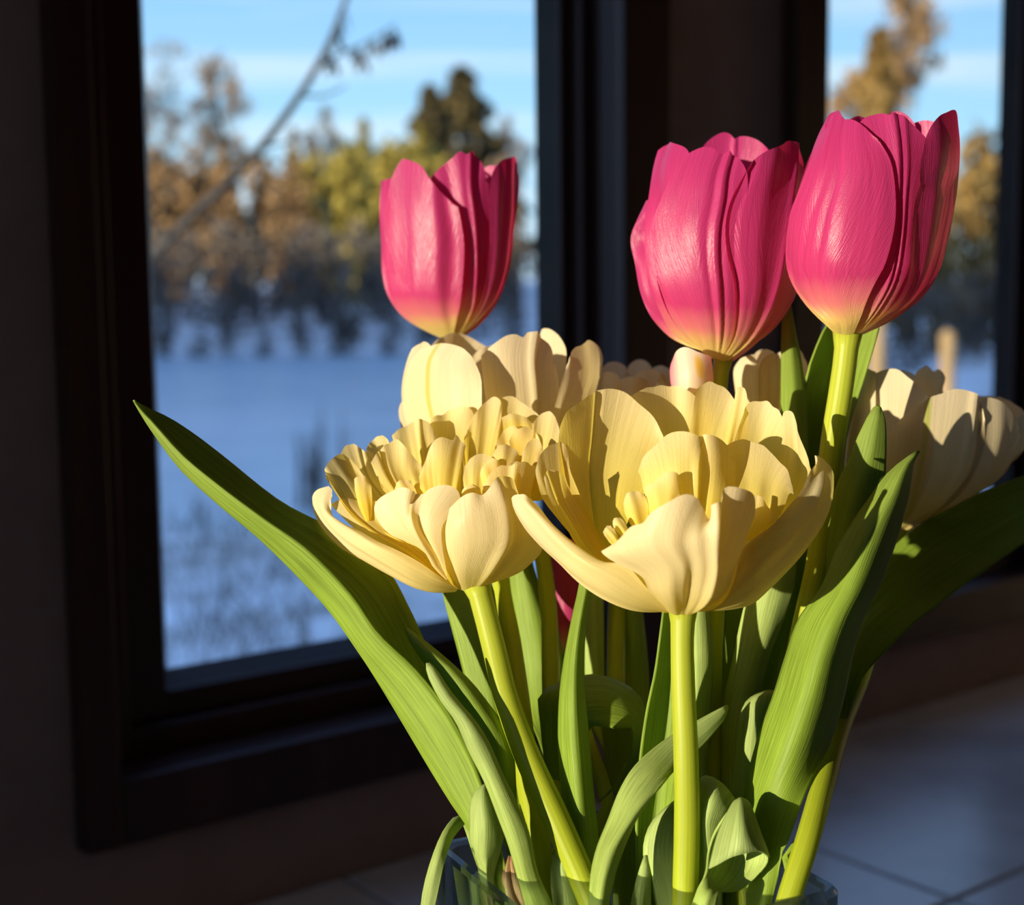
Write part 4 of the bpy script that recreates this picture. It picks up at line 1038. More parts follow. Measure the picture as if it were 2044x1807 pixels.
# leaves behind the leaning stem
lf(c3, [[(1050, 2000, -40), (1070, 2000, -40), (1090, 2000, -40)], [(985, 1600, -110), (1020, 1600, -95), (1050, 1600, -110)], [(935, 1380, -170), (975, 1380, -150), (1012, 1400, -170)], [(905, 1265, -200), (950, 1265, -180), (998, 1300, -195)], [(884, 1184, -215), (935, 1180, -195), (985, 1180, -215)], [(872, 1110, -230), (910, 1100, -215), (950, 1100, -230)], [(880, 1030, -240), (895, 1020, -238), (910, 1030, -240)]])
lf(t, [[(1100, 2000, -150), (1120, 2000, -140), (1140, 2000, -150)], [(1052, 1600, -225), (1076, 1600, -210), (1098, 1600, -225)], [(1040, 1400, -400), (1080, 1390, -375), (1122, 1380, -400)], [(1022, 1250, -440), (1065, 1250, -410), (1112, 1250, -440)], [(1018, 1150, -460), (1045, 1150, -435), (1075, 1170, -455)], [(1020, 1060, -470), (1035, 1050, -465), (1050, 1060, -470)]])
# narrow rolled leaf in the middle
lf(y2, [[(1170, 2000, 60), (1190, 2000, 80), (1210, 2000, 60)], [(1135, 1750, 40), (1170, 1750, 85), (1202, 1730, 45)], [(1122, 1590, 30), (1155, 1590, 80), (1186, 1590, 40)], [(1115, 1450, 20), (1145, 1450, 68), (1174, 1452, 30)], [(1120, 1366, 15), (1144, 1366, 58), (1166, 1366, 22)], [(1130, 1300, 10), (1148, 1300, 48), (1166, 1298, 18)],
        [(1144, 1229, 5), (1158, 1229, 38), (1172, 1229, 10)], [(1156, 1176, 0), (1168, 1174, 26), (1182, 1180, 5)], [(1165, 1120, -10), (1176, 1118, 8), (1190, 1120, -5)], [(1185, 1060, -20), (1189, 1058, -16), (1193, 1060, -20)]], nu=44)
# arched leaf folding over
lf(t, [[(1120, 1900, -130), (1140, 1900, -120), (1160, 1900, -130)], [(1098, 1600, -165), (1122, 1600, -145), (1155, 1600, -150)], [(1080, 1440, -180), (1110, 1450, -150), (1172, 1480, -140)], [(1080, 1386, -175), (1125, 1400, -125), (1182, 1450, -98)], [(1120, 1362, -190), (1160, 1385, -130), (1205, 1452, -80)],
        [(1206, 1350, -195), (1225, 1385, -140), (1240, 1455, -80)], [(1268, 1382, -190), (1265, 1410, -140), (1262, 1456, -85)], [(1290, 1432, -170), (1280, 1460, -130), (1262, 1500, -95)], [(1278, 1510, -140), (1262, 1520, -120), (1244, 1540, -100)], [(1240, 1560, -110), (1228, 1570, -100), (1218, 1580, -95)], [(1196, 1601, -90), (1195, 1602, -90), (1194, 1603, -90)]], nu=44)
lf(c4, [[(1200, 1900, -120), (1230, 1900, -120), (1260, 1900, -120)], [(1218, 1650, -165), (1244, 1650, -153), (1283, 1640, -175)], [(1206, 1500, -262), (1238, 1500, -250), (1280, 1500, -262)], [(1200, 1440, -280), (1220, 1430, -270), (1268, 1440, -280)]])
lf(c4, [[(1190, 1900, -200), (1200, 1900, -195), (1215, 1900, -200)], [(1192, 1600, -290), (1203, 1600, -282), (1214, 1600, -290)], [(1168, 1350, -425), (1186, 1350, -410), (1206, 1350, -425)], [(1172, 1190, -460), (1188, 1190, -448), (1203, 1195, -460)], [(1182, 1080, -480), (1188, 1070, -478), (1195, 1080, -480)]], LP)
lf(c4, [[(1250, 1900, -200), (1260, 1900, -195), (1270, 1900, -200)], [(1246, 1600, -215), (1264, 1600, -205), (1282, 1600, -215)], [(1245, 1350, -470), (1270, 1350, -465), (1295, 1350, -480)], [(1245, 1210, -520), (1262, 1210, -505), (1282, 1220, -520)], [(1255, 1120, -530), (1262, 1110, -528), (1270, 1120, -530)]])
# folded leaf just behind the upright stem
lf(y2, [[(1310, 2000, 40), (1330, 2000, 30), (1345, 2000, 45)], [(1270, 1640, 20), (1310, 1640, -10), (1345, 1640, 30)], [(1278, 1510, 10), (1325, 1510, -30), (1360, 1510, 20)], [(1292, 1413, 5), (1335, 1410, -35), (1372, 1410, 10)], [(1307, 1343, 0), (1340, 1340, -30), (1372, 1340, 5)], [(1318, 1264, -5), (1338, 1264, -25), (1358, 1264, 0)], [(1326, 1200, -10), (1337, 1198, -20), (1346, 1200, -8)], [(1334, 1140, -15), (1336, 1139, -16), (1338, 1140, -15)]], nu=40)
lf(p4, [[(1360, 2000, -20), (1375, 2000, -10), (1390, 2000, -20)], [(1352, 1640, -30), (1380, 1640, -12), (1402, 1640, -30)], [(1365, 1412, -120), (1392, 1412, -98), (1418, 1412, -120)], [(1368, 1303, -130), (1396, 1303, -108), (1424, 1303, -130)], [(1370, 1215, -140), (1394, 1213, -120), (1416, 1218, -140)], [(1380, 1120, -150), (1392, 1110, -148), (1404, 1120, -150)]], LP)
# broad curved leaf sweeping across in front, tip passing behind the upright stem
lf(y1, [[(1215, 2050, 150), (1230, 2050, 165), (1250, 2050, 150)], [(1176, 1830, 190), (1195, 1830, 225), (1212, 1820, 200)], [(1182, 1735, 190), (1205, 1745, 230), (1227, 1742, 205)], [(1194, 1687, 180), (1220, 1695, 222), (1249, 1680, 195)], [(1213, 1640, 165), (1245, 1650, 205), (1278, 1620, 180)], [(1236, 1580, 145), (1275, 1600, 180), (1312, 1578, 160)],
        [(1268, 1528, 110), (1307, 1550, 132), (1347, 1537, 92)], [(1308, 1491, 70), (1342, 1512, 80), (1375, 1512, 60)], [(1347, 1464, 38), (1375, 1478, 46), (1402, 1489, 36)], [(1390, 1440, 20), (1412, 1448, 28), (1428, 1458, 18)], [(1425, 1421, 5), (1437, 1426, 8), (1446, 1434, 2)], [(1450, 1408, -8), (1452, 1410, -8), (1453, 1414, -8)]], LP, nu=50)
lf(y2, [[(1330, 2050, 60), (1350, 2050, 75), (1370, 2050, 60)], [(1308, 1800, 75), (1350, 1800, 95), (1395, 1800, 70)], [(1298, 1765, 75), (1345, 1765, 95), (1400, 1765, 70)], [(1285, 1715, 70), (1340, 1715, 95), (1405, 1715, 68)], [(1287, 1675, 65), (1340, 1670, 90), (1405, 1670, 62)], [(1306, 1635, 58), (1350, 1625, 78), (1400, 1630, 55)], [(1346, 1600, 50), (1365, 1595, 60), (1390, 1600, 48)]], LP)
# curled leaf looping over beside the upright stem
lf(y2, [[(1360, 2050, 130), (1375, 2050, 140), (1390, 2050, 130)], [(1372, 1840, 175), (1395, 1845, 195), (1425, 1840, 185)], [(1393, 1778, 178), (1412, 1785, 200), (1432, 1785, 190)], [(1410, 1735, 165), (1440, 1765, 140), (1480, 1775, 120)], [(1414, 1700, 140), (1465, 1740, 100), (1525, 1735, 125)],
        [(1425, 1665, 125), (1475, 1690, 85), (1534, 1706, 125)], [(1450, 1625, 115), (1480, 1640, 85), (1512, 1650, 118)], [(1468, 1604, 108), (1481, 1601, 100), (1494, 1608, 108)],
        [(1466, 1600, 118), (1481, 1594, 125), (1496, 1604, 118)], [(1448, 1632, 135), (1480, 1626, 182), (1510, 1640, 142)], [(1430, 1676, 150), (1480, 1666, 210), (1524, 1680, 160)], [(1416, 1735, 165), (1438, 1724, 190), (1462, 1711, 208), (1486, 1704, 215), (1514, 1700, 200), (1536, 1712, 165)]], LP, d0=22, nu=64, nv=26)
lf(y2, [[(1385, 2050, 70), (1400, 2050, 80), (1415, 2050, 70)], [(1385, 1800, 90), (1410, 1800, 110), (1440, 1800, 95)], [(1390, 1700, 95), (1412, 1700, 125), (1436, 1690, 110)], [(1392, 1640, 90), (1408, 1640, 130), (1440, 1640, 115)], [(1394, 1590, 80), (1420, 1595, 125), (1455, 1615, 108)], [(1400, 1553, 60), (1428, 1562, 95), (1466, 1602, 85)], [(1424, 1554, 40), (1445, 1570, 60), (1467, 1598, 62)]], LP, nu=34)
# big lit leaf, convex towards the room
lf(t3, [[(1470, 2100, 40), (1495, 2100, 60), (1520, 2100, 40)], [(1492, 1800, 105), (1518, 1800, 130), (1542, 1795, 128)], [(1484, 1700, 55), (1524, 1705, 112), (1568, 1700, 122)], [(1485, 1650, 38), (1530, 1655, 100), (1584, 1650, 112)], [(1490, 1585, 25), (1550, 1600, 108), (1605, 1590, 98)], [(1513, 1478, 15), (1580, 1490, 105), (1660, 1475, 25)], [(1546, 1385, 5), (1610, 1400, 100), (1685, 1390, 15)], [(1570, 1308, -5), (1632, 1320, 90), (1706, 1290, 5)],
        [(1597, 1233, -10), (1660, 1240, 80), (1734, 1208, -5)], [(1641, 1171, -15), (1694, 1175, 60), (1756, 1168, -12)], [(1672, 1096, -20), (1722, 1100, 45), (1782, 1100, -18)], [(1708, 1034, -25), (1750, 1035, 30), (1803, 1032, -22)], [(1743, 985, -30), (1778, 985, 14), (1815, 980, -28)], [(1768, 950, -34), (1795, 948, 2), (1820, 942, -32)], [(1804, 919, -36), (1814, 918, -24), (1824, 920, -36)], [(1833, 900, -40), (1834, 901, -40), (1835, 902, -40)]], nu=60, nv=28)
# leaf with a bluntly cut tip behind it
lf(t3, [[(1540, 2050, -20), (1555, 2050, -10), (1570, 2050, -20)], [(1535, 1600, -70), (1562, 1600, -58), (1590, 1600, -66)], [(1565, 1450, -88), (1605, 1450, -72), (1642, 1450, -84)], [(1600, 1300, -100), (1650, 1300, -80), (1700, 1300, -100)], [(1635, 1131, -95), (1690, 1131, -70), (1745, 1131, -90)], [(1655, 1040, -92), (1705, 1040, -66), (1758, 1040, -88)], [(1672, 965, -90), (1718, 965, -66), (1766, 945, -86)], [(1694, 920, -88), (1730, 918, -68), (1768, 885, -85)],
        [(1712, 874, -86), (1740, 872, -70), (1767, 850, -84)], [(1738, 822, -84), (1752, 820, -78), (1764, 832, -84)], [(1750, 811, -83), (1753, 811, -82), (1757, 814, -83)]], nu=46)
# broad dark leaf leaning out
lf(c6, [[(1500, 2100, 0), (1520, 2100, 10), (1540, 2100, 0)], [(1590, 1740, 130), (1604, 1745, 136), (1618, 1735, 130)], [(1630, 1560, 10), (1648, 1560, 18), (1666, 1530, 0)], [(1645, 1470, -120), (1668, 1475, -100), (1692, 1430, -130)], [(1660, 1330, -210), (1690, 1340, -165), (1722, 1352, -155)], [(1690, 1230, -280), (1720, 1268, -220), (1760, 1310, -190)], [(1735, 1150, -340), (1783, 1224, -260), (1815, 1254, -225)], [(1785, 1090, -390), (1845, 1185, -295), (1870, 1210, -255)],
        [(1863, 1029, -440), (1898, 1153, -330), (1920, 1171, -290)], [(1920, 998, -470), (1950, 1120, -358), (1965, 1140, -318)], [(1987, 972, -500), (1990, 1092, -385), (2000, 1115, -345)], [(2044, 950, -520), (2044, 1053, -410), (2046, 1082, -370)], [(2110, 938, -540), (2105, 1005, -455), (2100, 1025, -420)], [(2165, 938, -550), (2155, 965, -510), (2150, 975, -490)], [(2200, 945, -540), (2201, 946, -540), (2202, 948, -540)]], nu=56, nv=24)
# upright leaves behind the pair of pink tulips
lf(t2, [[(1480, 2050, -120), (1495, 2050, -110), (1510, 2050, -120)], [(1500, 1500, -200), (1540, 1500, -180), (1580, 1500, -200)], [(1540, 1150, -260), (1580, 1150, -240), (1620, 1150, -260)], [(1556, 950, -275), (1585, 950, -250), (1614, 950, -270)], [(1559, 812, -300), (1584, 812, -280), (1611, 830, -295)], [(1560, 720, -335), (1580, 720, -320), (1600, 725, -332)], [(1561, 650, -362), (1574, 650, -354), (1588, 668, -360)], [(1568, 600, -378), (1572, 598, -378), (1577, 604, -378)]], nu=40)
lf(t2, [[(1500, 2050, -160), (1515, 2050, -150), (1530, 2050, -160)], [(1540, 1500, -240), (1572, 1500, -225), (1602, 1500, -240)], [(1600, 1100, -310), (1640, 1100, -340), (1680, 1100, -310)], [(1605, 900, -320), (1645, 900, -370), (1690, 870, -320)], [(1607, 760, -320), (1655, 780, -390), (1724, 760, -320)], [(1628, 695, -325), (1670, 715, -400), (1745, 690, -325)], [(1650, 648, -330), (1685, 660, -400), (1755, 640, -330)], [(1690, 590, -340), (1712, 580, -370), (1735, 590, -340)], [(1715, 550, -350), (1718, 548, -352), (1722, 550, -350)]], nu=40)
# leaves under the wide yellow bloom on its shaded side
lf(t2, [[(1430, 2050, -90), (1450, 2050, -80), (1470, 2050, -90)], [(1440, 1620, -95), (1468, 1620, -80), (1500, 1620, -95)], [(1435, 1440, -170), (1480, 1440, -145), (1512, 1440, -170)], [(1460, 1330, -175), (1500, 1340, -150), (1530, 1325, -175)], [(1482, 1225, -180), (1525, 1240, -155), (1566, 1230, -180)], [(1500, 1160, -185), (1545, 1160, -165), (1588, 1165, -185)], [(1530, 1080, -190), (1560, 1075, -180), (1590, 1085, -190)], [(1575, 1010, -195), (1580, 1005, -195), (1585, 1010, -195)]], LP)
lf(t2, [[(1400, 2050, -110), (1415, 2050, -100), (1430, 2050, -110)], [(1410, 1600, -140), (1440, 1600, -128), (1475, 1600, -140)], [(1410, 1400, -240), (1450, 1400, -220), (1490, 1400, -240)], [(1415, 1230, -260), (1450, 1230, -240), (1485, 1230, -260)], [(1430, 1120, -265), (1450, 1110, -260), (1470, 1120, -265)]])
lf(t3, [[(1450, 2050, 10), (1470, 2050, 20), (1490, 2050, 10)], [(1455, 1650, -40), (1480, 1650, -20), (1510, 1650, -40)], [(1470, 1500, -60), (1500, 1490, -40), (1530, 1490, -60)], [(1476, 1440, -60), (1505, 1425, -42), (1545, 1430, -60)], [(1487, 1405, -65), (1512, 1395, -50), (1546, 1390, -65)], [(1510, 1386, -80), (1530, 1380, -78), (1550, 1380, -80)]], LP)
# young leaves low in the bunch
lf(y1, [[(1150, 2000, 110), (1165, 2000, 120), (1180, 2000, 110)], [(1105, 1800, 110), (1130, 1800, 130), (1160, 1795, 112)], [(1100, 1740, 105), (1122, 1735, 122), (1145, 1735, 105)], [(1112, 1690, 100), (1122, 1688, 106), (1132, 1694, 100)], [(1118, 1665, 96), (1119, 1664, 96), (1121, 1666, 96)]], LP, nu=20)
lf(y2, [[(1270, 2000, 90), (1285, 2000, 100), (1300, 2000, 90)], [(1255, 1830, 85), (1275, 1830, 100), (1298, 1825, 88)], [(1270, 1760, 80), (1284, 1755, 90), (1298, 1760, 82)], [(1286, 1710, 74), (1289, 1708, 76), (1293, 1712, 74)]], LP, nu=20)
lf(y2, [[(1240, 2050, -20), (1290, 2050, -10), (1340, 2050, -20)], [(1222, 1750, -50), (1270, 1750, -35), (1325, 1750, -50)], [(1238, 1600, -90), (1285, 1590, -75), (1335, 1600, -90)], [(1285, 1500, -110), (1310, 1490, -100), (1335, 1500, -110)]])
# dry papery bit
patch(y1, 'dry_sheath', [[(1035, 1830, 120), (1050, 1830, 130), (1070, 1830, 120)], [(1005, 1775, 120), (1025, 1780, 135), (1045, 1780, 122)], [(1006, 1745, 118), (1020, 1750, 132), (1035, 1750, 120)], [(1012, 1712, 112), (1018, 1708, 116), (1026, 1718, 112)]], M['dry'], nu=18, nv=16, ruffle=0.002, wrinkle=0.002, label='dry brown papery sheath')


# ------------------------------------------------------------------ outdoors (x to the right of the view, y along it)
def fw(x, y, z):
    return RH * x + FH * y + np.array([0, 0, z])


def sst(a, b, x):
    t = np.clip((x - a) / (b - a), 0, 1)
    return t * t * (3 - 2 * t)


ZP = -2.58


def ground_z(x, y):
    """snowy bank, pond hollow, far bank, and an unseen added hill beside the house"""
    x = np.asarray(x, float); y = np.asarray(y, float)
    near = -1.95 - 0.95 * sst(9, 23, y + 1.2 * np.sin(x * 0.35))
    far = 3.2 * sst(66, 96, y + 2.0 * np.sin(x * 0.13)) + 1.5 * sst(96, 150, y)
    right = 0.75 * sst(8, 15, x) * sst(14, 30, y) * (1 - sst(60, 80, y))
    z = near + far + right
    z = z + 0.10 * np.sin(x * 0.9 + 1) * np.sin(y * 0.7) * (1 - sst(18, 22, y) * (1 - sst(72, 80, y)))
    shade_hill = (3 + 14.5 * sst(-14, -70, x)) * sst(-9, -16, x) * np.exp(-((y + 2) / 9.0) ** 2)  # unseen rise, added and shaped to shade the pond and far bank
    return z + shade_hill


gx = np.concatenate([np.arange(-130, -30, 2.5), np.arange(-30, 40, 1.0), np.arange(40, 110, 3.0)])
gy = np.concatenate([np.arange(-30, 30, 1.0), np.arange(30, 160, 2.0)])
GX, GY = np.meshgrid(gx, gy, indexing='ij')
GZ = ground_z(GX, GY)
P = RH[None, None] * GX[..., None] + FH[None, None] * GY[..., None]
P[..., 2] = GZ
idx = np.arange(GX.size).reshape(GX.shape)
faces = np.stack([idx[:-1, :-1], idx[1:, :-1], idx[1:, 1:], idx[:-1, 1:]], -1).reshape(-1, 4)


def snow_mat():
    mt, nt, out = new_mat('snowy_ground')
    lk = nt.links.new
    t = nt.nodes.new('ShaderNodeTexCoord')
    n = N_(nt, 'ShaderNodeTexNoise', Scale=0.55, Detail=6.0); lk(t.outputs['Object'], n.inputs['Vector'])
    n2 = N_(nt, 'ShaderNodeTexNoise', Scale=3.0, Detail=5.0); lk(t.outputs['Object'], n2.inputs['Vector'])
    s = math_(nt, 'ADD', math_(nt, 'MULTIPLY', n.outputs[0], 0.6), math_(nt, 'MULTIPLY', n2.outputs[0], 0.4))
    r = ramp(nt, [(0.42, (0.88, 0.89, 0.90)), (0.60, (0.55, 0.53, 0.50)), (0.68, (0.16, 0.13, 0.10))]); lk(s, r.inputs[0])
    p = N_(nt, 'ShaderNodeBsdfPrincipled', Roughness=0.85); p.inputs['Specular IOR Level'].default_value = 0.2
    lk(r.outputs[0], p.inputs['Base Color']); lk(p.outputs[0], out.inputs['Surface'])
    return mt


M['snow'] = snow_mat()
M['ice'] = simple_mat('pond_ice', (0.44, 0.58, 0.66), (0.60, 0.72, 0.78), scale=0.25, rough=0.28, spec=0.5, detail=6)
gr_ = mesh_obj('ground', P.reshape(-1, 3), faces, M['snow'])
tag(gr_, 'snow covered ground sloping down to the pond and up the far bank', 'ground', kind='structure')
pv = [fw(x, y, ZP) for (x, y) in ((-60, 14), (30, 14), (40, 50), (30, 84), (-60, 84))]
pv += [p - np.array([0, 0, 0.12]) for p in pv]
po = mesh_obj('pond', pv, [(0, 1, 2, 3, 4), (9, 8, 7, 6, 5)] + [(i, i + 5, (i + 1) % 5 + 5, (i + 1) % 5) for i in range(5)], M['ice'], smooth=False)
tag(po, 'frozen blue grey pond between the snowy banks', 'pond', kind='structure')


def xat(px, D):
    return (px - CX) / F * D


def zat(py, D):
    return H + (585 - py) / F * D


def cards(pts, sx_, sy_, rng, vertical=0.0):
    V, Fc = [], []
    for p in pts:
        a = np.array([rng.gauss(0, 1), rng.gauss(0, 1), rng.gauss(0, 1) * (1 - vertical)])
        a /= np.linalg.norm(a) + 1e-9
        b = np.array([rng.gauss(0, 1), rng.gauss(0, 1), rng.gauss(0, 1) + 3 * vertical])
        b -= a * np.dot(a, b); b /= np.linalg.norm(b) + 1e-9
        s1, s2 = sx_ * rng.uniform(.5, 1.2), sy_ * rng.uniform(.5, 1.2)
        k = len(V)
        V += [p - a * s1, p - b * s2, p + a * s1, p + b * s2]
        Fc.append((k, k + 1, k + 2, k + 3))
    return V, Fc


M['bark'] = simple_mat('grey_brown_bark', (0.10, 0.075, 0.06), (0.20, 0.16, 0.13), scale=8, rough=0.9, spec=0.1)
M['shaded_bark'] = simple_mat('shaded_grey_bark', (0.045, 0.042, 0.045), (0.085, 0.08, 0.08), scale=30, rough=0.8, spec=0.1)  # shade on the sapling put into a darker bark colour
M['conifer'] = simple_mat('dark_conifer_needles', (0.05, 0.045, 0.025), (0.16, 0.115, 0.05), scale=0.8, rough=0.9, spec=0.05)
M['gold_conifer'] = simple_mat('brown_gold_conifer_needles', (0.20, 0.12, 0.04), (0.34, 0.22, 0.08), scale=0.8, rough=0.9, spec=0.05)
M['gold'] = simple_mat('golden_willow_twigs', (0.26, 0.21, 0.045), (0.42, 0.32, 0.075), scale=0.7, rough=0.9, spec=0.05)
M['rust'] = simple_mat('rust_brown_twigs', (0.20, 0.12, 0.055), (0.36, 0.22, 0.11), scale=0.7, rough=0.9, spec=0.05)
M['brush'] = simple_mat('dark_brush_twigs', (0.09, 0.075, 0.065), (0.20, 0.165, 0.14), scale=0.9, rough=0.9, spec=0.05)
M['greytwig'] = simple_mat('grey_bare_twigs', (0.16, 0.14, 0.13), (0.30, 0.25, 0.22), scale=0.7, rough=0.9, spec=0.05)
M['post'] = simple_mat('weathered_tan_wood', (0.34, 0.22, 0.10), (0.46, 0.31, 0.15), scale=6, rough=0.8, stretch=(3, 3, 0.4))


def tree(name, label, cat, px, ytop, D, wpx, mat, kind, seed, group=None, n=900, bottom=0.1):
    rng = random.Random(seed)
    x = xat(px, D)
    zb = float(ground_z(x, D)) - 0.1
    zt = zat(ytop, D)
    h = zt - zb
    R = wpx / 2 / F * D
    e = empty(name, fw(x, D, zb))
    tag(e, label, cat, group)
    base = fw(x, D, zb)
    pts = []
    sc = 1.0
    if kind == 'cone':
        v, f, uv = tube_mesh([base, base + np.array([0, 0, h * 0.95])], [h * 0.018, h * 0.004], 6)
        mesh_obj('trunk', v, f, M['bark'], e)
        for _ in range(n):
            t = rng.random() ** 1.35 * (1 - bottom) + bottom
            r = R * 1.25 * (1 - t) ** 0.62 * (0.25 + 0.75 * rng.random() ** 0.5) * (0.85 + 0.25 * math.sin(t * 40))
            a = rng.uniform(0, 6.283)
            pts.append(base + fw(r * math.cos(a), r * math.sin(a), h * t))
        V, Fc = cards(pts, 0.034 * h, 0.026 * h, rng)
        mesh_obj('foliage', V, Fc, mat, e, smooth=False)
    elif kind == 'bush':
        v, f, uv = tube_mesh([base, base + np.array([0, 0, h * 0.6])], [h * 0.012, h * 0.005], 6)
        mesh_obj('trunk', v, f, M['bark'], e)
        lob = [(rng.uniform(-.55, .55), rng.uniform(-.4, .4), rng.uniform(.12, .8), rng.uniform(.3, .55)) for _ in range(12)] + [(0, 0, .8, .4)]
        for _ in range(n):
            lx, ly, lz, lr = rng.choice(lob)
            q = np.array([rng.gauss(0, 1), rng.gauss(0, 1), rng.gauss(0, 1)])
            q = q / (np.linalg.norm(q) + 1e-9) * rng.random() ** 0.4
            pts.append(base + fw(R * (lx + q[0] * lr), R * (ly + q[1] * lr), max(0.05 * h, h * min(1.0, lz + q[2] * lr * 0.55))))
        V, Fc = cards(pts, 0.022 * h, 0.045 * h, rng, 0.3)
        mesh_obj('foliage', V, Fc, mat, e, smooth=False)
    else:                                                      # bare branching tree
        V, Fc = [], []

        def grow(p, d, l, r, depth):
            q = p + d * l
            v, f, _ = tube_mesh([p, (p + q) / 2 + np.array([rng.gauss(0, .03), rng.gauss(0, .03), rng.gauss(0, .02)]) * l, q], [r, r * .85, r * .65], 4, False)
            k = len(V); V.extend(v); Fc.extend([tuple(i + k for i in ff) for ff in f])
            if depth == 0:
                for _ in range(3):
                    pts.append(q + np.array([rng.gauss(0, .2), rng.gauss(0, .2), rng.gauss(0, .2)]) * l)
                return
            for _ in range(3 if depth > 1 else 4):
                nd = d + np.array([rng.gauss(0, .42), rng.gauss(0, .42), rng.gauss(0, .25) + 0.12])
                nd /= np.linalg.norm(nd)
                grow(p + d * l * rng.uniform(.45, 1), nd, l * rng.uniform(.6, .78), r * .55, depth - 1)
        grow(base, np.array([0, 0, 1.0]), h * 0.36, h * 0.012, 5)
        V = np.array(V)
        # fit the grown crown to its real height and spread
        q = V - base
        k = h / q[:, 2].max(); kx = R / max(np.percentile(np.abs(q @ RH), 97), 1e-3)
        fit = lambda A: base + np.outer((A - base) @ RH, RH) * kx + np.outer((A - base) @ FH, FH) * kx + np.outer((A - base)[:, 2], [0, 0, 1]) * k
        mesh_obj('branches', fit(V), Fc, M['bark'], e)
        cv, cf_ = cards(list(fit(np.array(pts))), 0.006 * h, 0.028 * h, rng, 0.2)
        mesh_obj('twigs', cv, cf_, mat, e, smooth=False)
    return e


GB = 'trees on the far bank of the pond'
tree('conifer_tree', 'tall dark conifer with a rusty top on the far bank, widest of the pond trees', 'tree', 932, 150, 116, 270, M['conifer'], 'cone', 1, n=2800)
tree('conifer_tree', 'dark pointed conifer touching the tallest one on the far bank', 'tree', 868, 182, 104, 190, M['conifer'], 'cone', 2, n=1900)
tree('conifer_tree', 'small golden brown spire above the far shrubs', 'tree', 600, 262, 109, 62, M['gold_conifer'], 'cone', 3, n=600)
tree('conifer_tree', 'small olive spire beside the golden willows', 'tree', 738, 245, 109.5, 70, M['gold'], 'cone', 4, n=600)
tree('bare_tree', 'pale leafless tree standing behind the far willows', 'tree', 672, 222, 117, 120, M['greytwig'], 'bare', 5)
tree('bare_tree', 'grey leafless tree at the casing edge beyond the pond', 'tree', 322, 95, 122, 200, M['greytwig'], 'bare', 6)
tree('bare_tree', 'rust tinted leafless tree with a ragged seed-laden crown', 'tree', 475, 112, 131, 140, M['rust'], 'bare', 7)
tree('bare_tree', 'slim leafless tree right of the dark conifers, close to the window frame', 'tree', 1045, 240, 128, 90, M['greytwig'], 'bare', 8)
k = 0
for (px, yt, D, w) in ((655, 305, 96, 122), (720, 288, 89.5, 122), (785, 278, 96, 122), (850, 262, 89.5, 122), (600, 310, 102.5, 92), (700, 290, 102.5, 92)):
    tree('willow_shrub', 'golden willow shrub sunlit on the far bank below the dark conifers', 'shrub', px, yt, D, w, M['gold'], 'bush', 20 + k, 'golden willows on the far bank', n=1300); k += 1
for (px, yt, D, w) in ((330, 300, 89.5, 122), (395, 288, 96, 122), (460, 292, 89.5, 122), (525, 300, 96, 122), (590, 318, 89.5, 122), (1000, 320, 89.5, 125), (335, 285, 102.5, 118), (465, 288, 102.5, 118)):
    tree('rusty_shrub', 'rust brown leafless shrub in the thicket across the pond', 'shrub', px, yt, D, w, M['rust'], 'bush', 30 + k, 'rust brown shrubs on the far bank', n=1300); k += 1
for (px, yt, D, w) in ((330, 440, 78, 118), (395, 450, 83.5, 116), (460, 430, 78, 118), (525, 445, 83.5, 116), (590, 430, 78, 118), (655, 440, 83.5, 116), (720, 430, 78, 118), (785, 430, 83.5, 116), (850, 440, 78, 118), (915, 440, 83.5, 116), (980, 440, 78, 118),
                       (335, 560, 73.5, 66), (455, 590, 73.5, 76), (695, 530, 73, 86), (780, 570, 73, 76), (860, 580, 72.5, 76), (940, 590, 73, 76), (1030, 570, 73, 80), (1045, 440, 83.5, 116), (400, 640, 71.8, 62), (525, 630, 72, 76), (608, 615, 72, 72)):
    tree('brush_clump', 'dark twiggy brush clump in shade along the far shore', 'shrub', px, yt, D, w, M['brush'], 'bush', 50 + k, 'brush along the far shore', n=500); k += 1
# the thicket goes on along the bank behind the walls
for (px, yt, D, w) in ((-560, 300, 87, 165), (-390, 280, 97, 165), (-230, 310, 87, 165), (-70, 290, 97, 165), (80, 300, 87, 150), (215, 290, 97, 135), (1135, 300, 97, 150), (1275, 290, 88, 165), (1430, 310, 97, 165), (1580, 290, 88, 165)):
    tree('thicket_shrub', 'leafless shrub of the far bank thicket, mostly behind the window wall', 'shrub', px, yt, D, w, M['rust'] if k % 3 else M['gold'], 'bush', 400 + k, 'far bank shrubs behind the window wall', n=900); k += 1
for (px, yt, D, w) in ((2130, 260, 57, 140), (2260, 300, 64, 150), (2420, 280, 57, 160)):
    tree('thicket_shrub', 'tan shrub beyond the far window, mostly behind its frame', 'shrub', px, yt, D, w, M['gold_conifer'], 'bush', 430 + k, 'tan shrubs behind the far window frame', n=800); k += 1
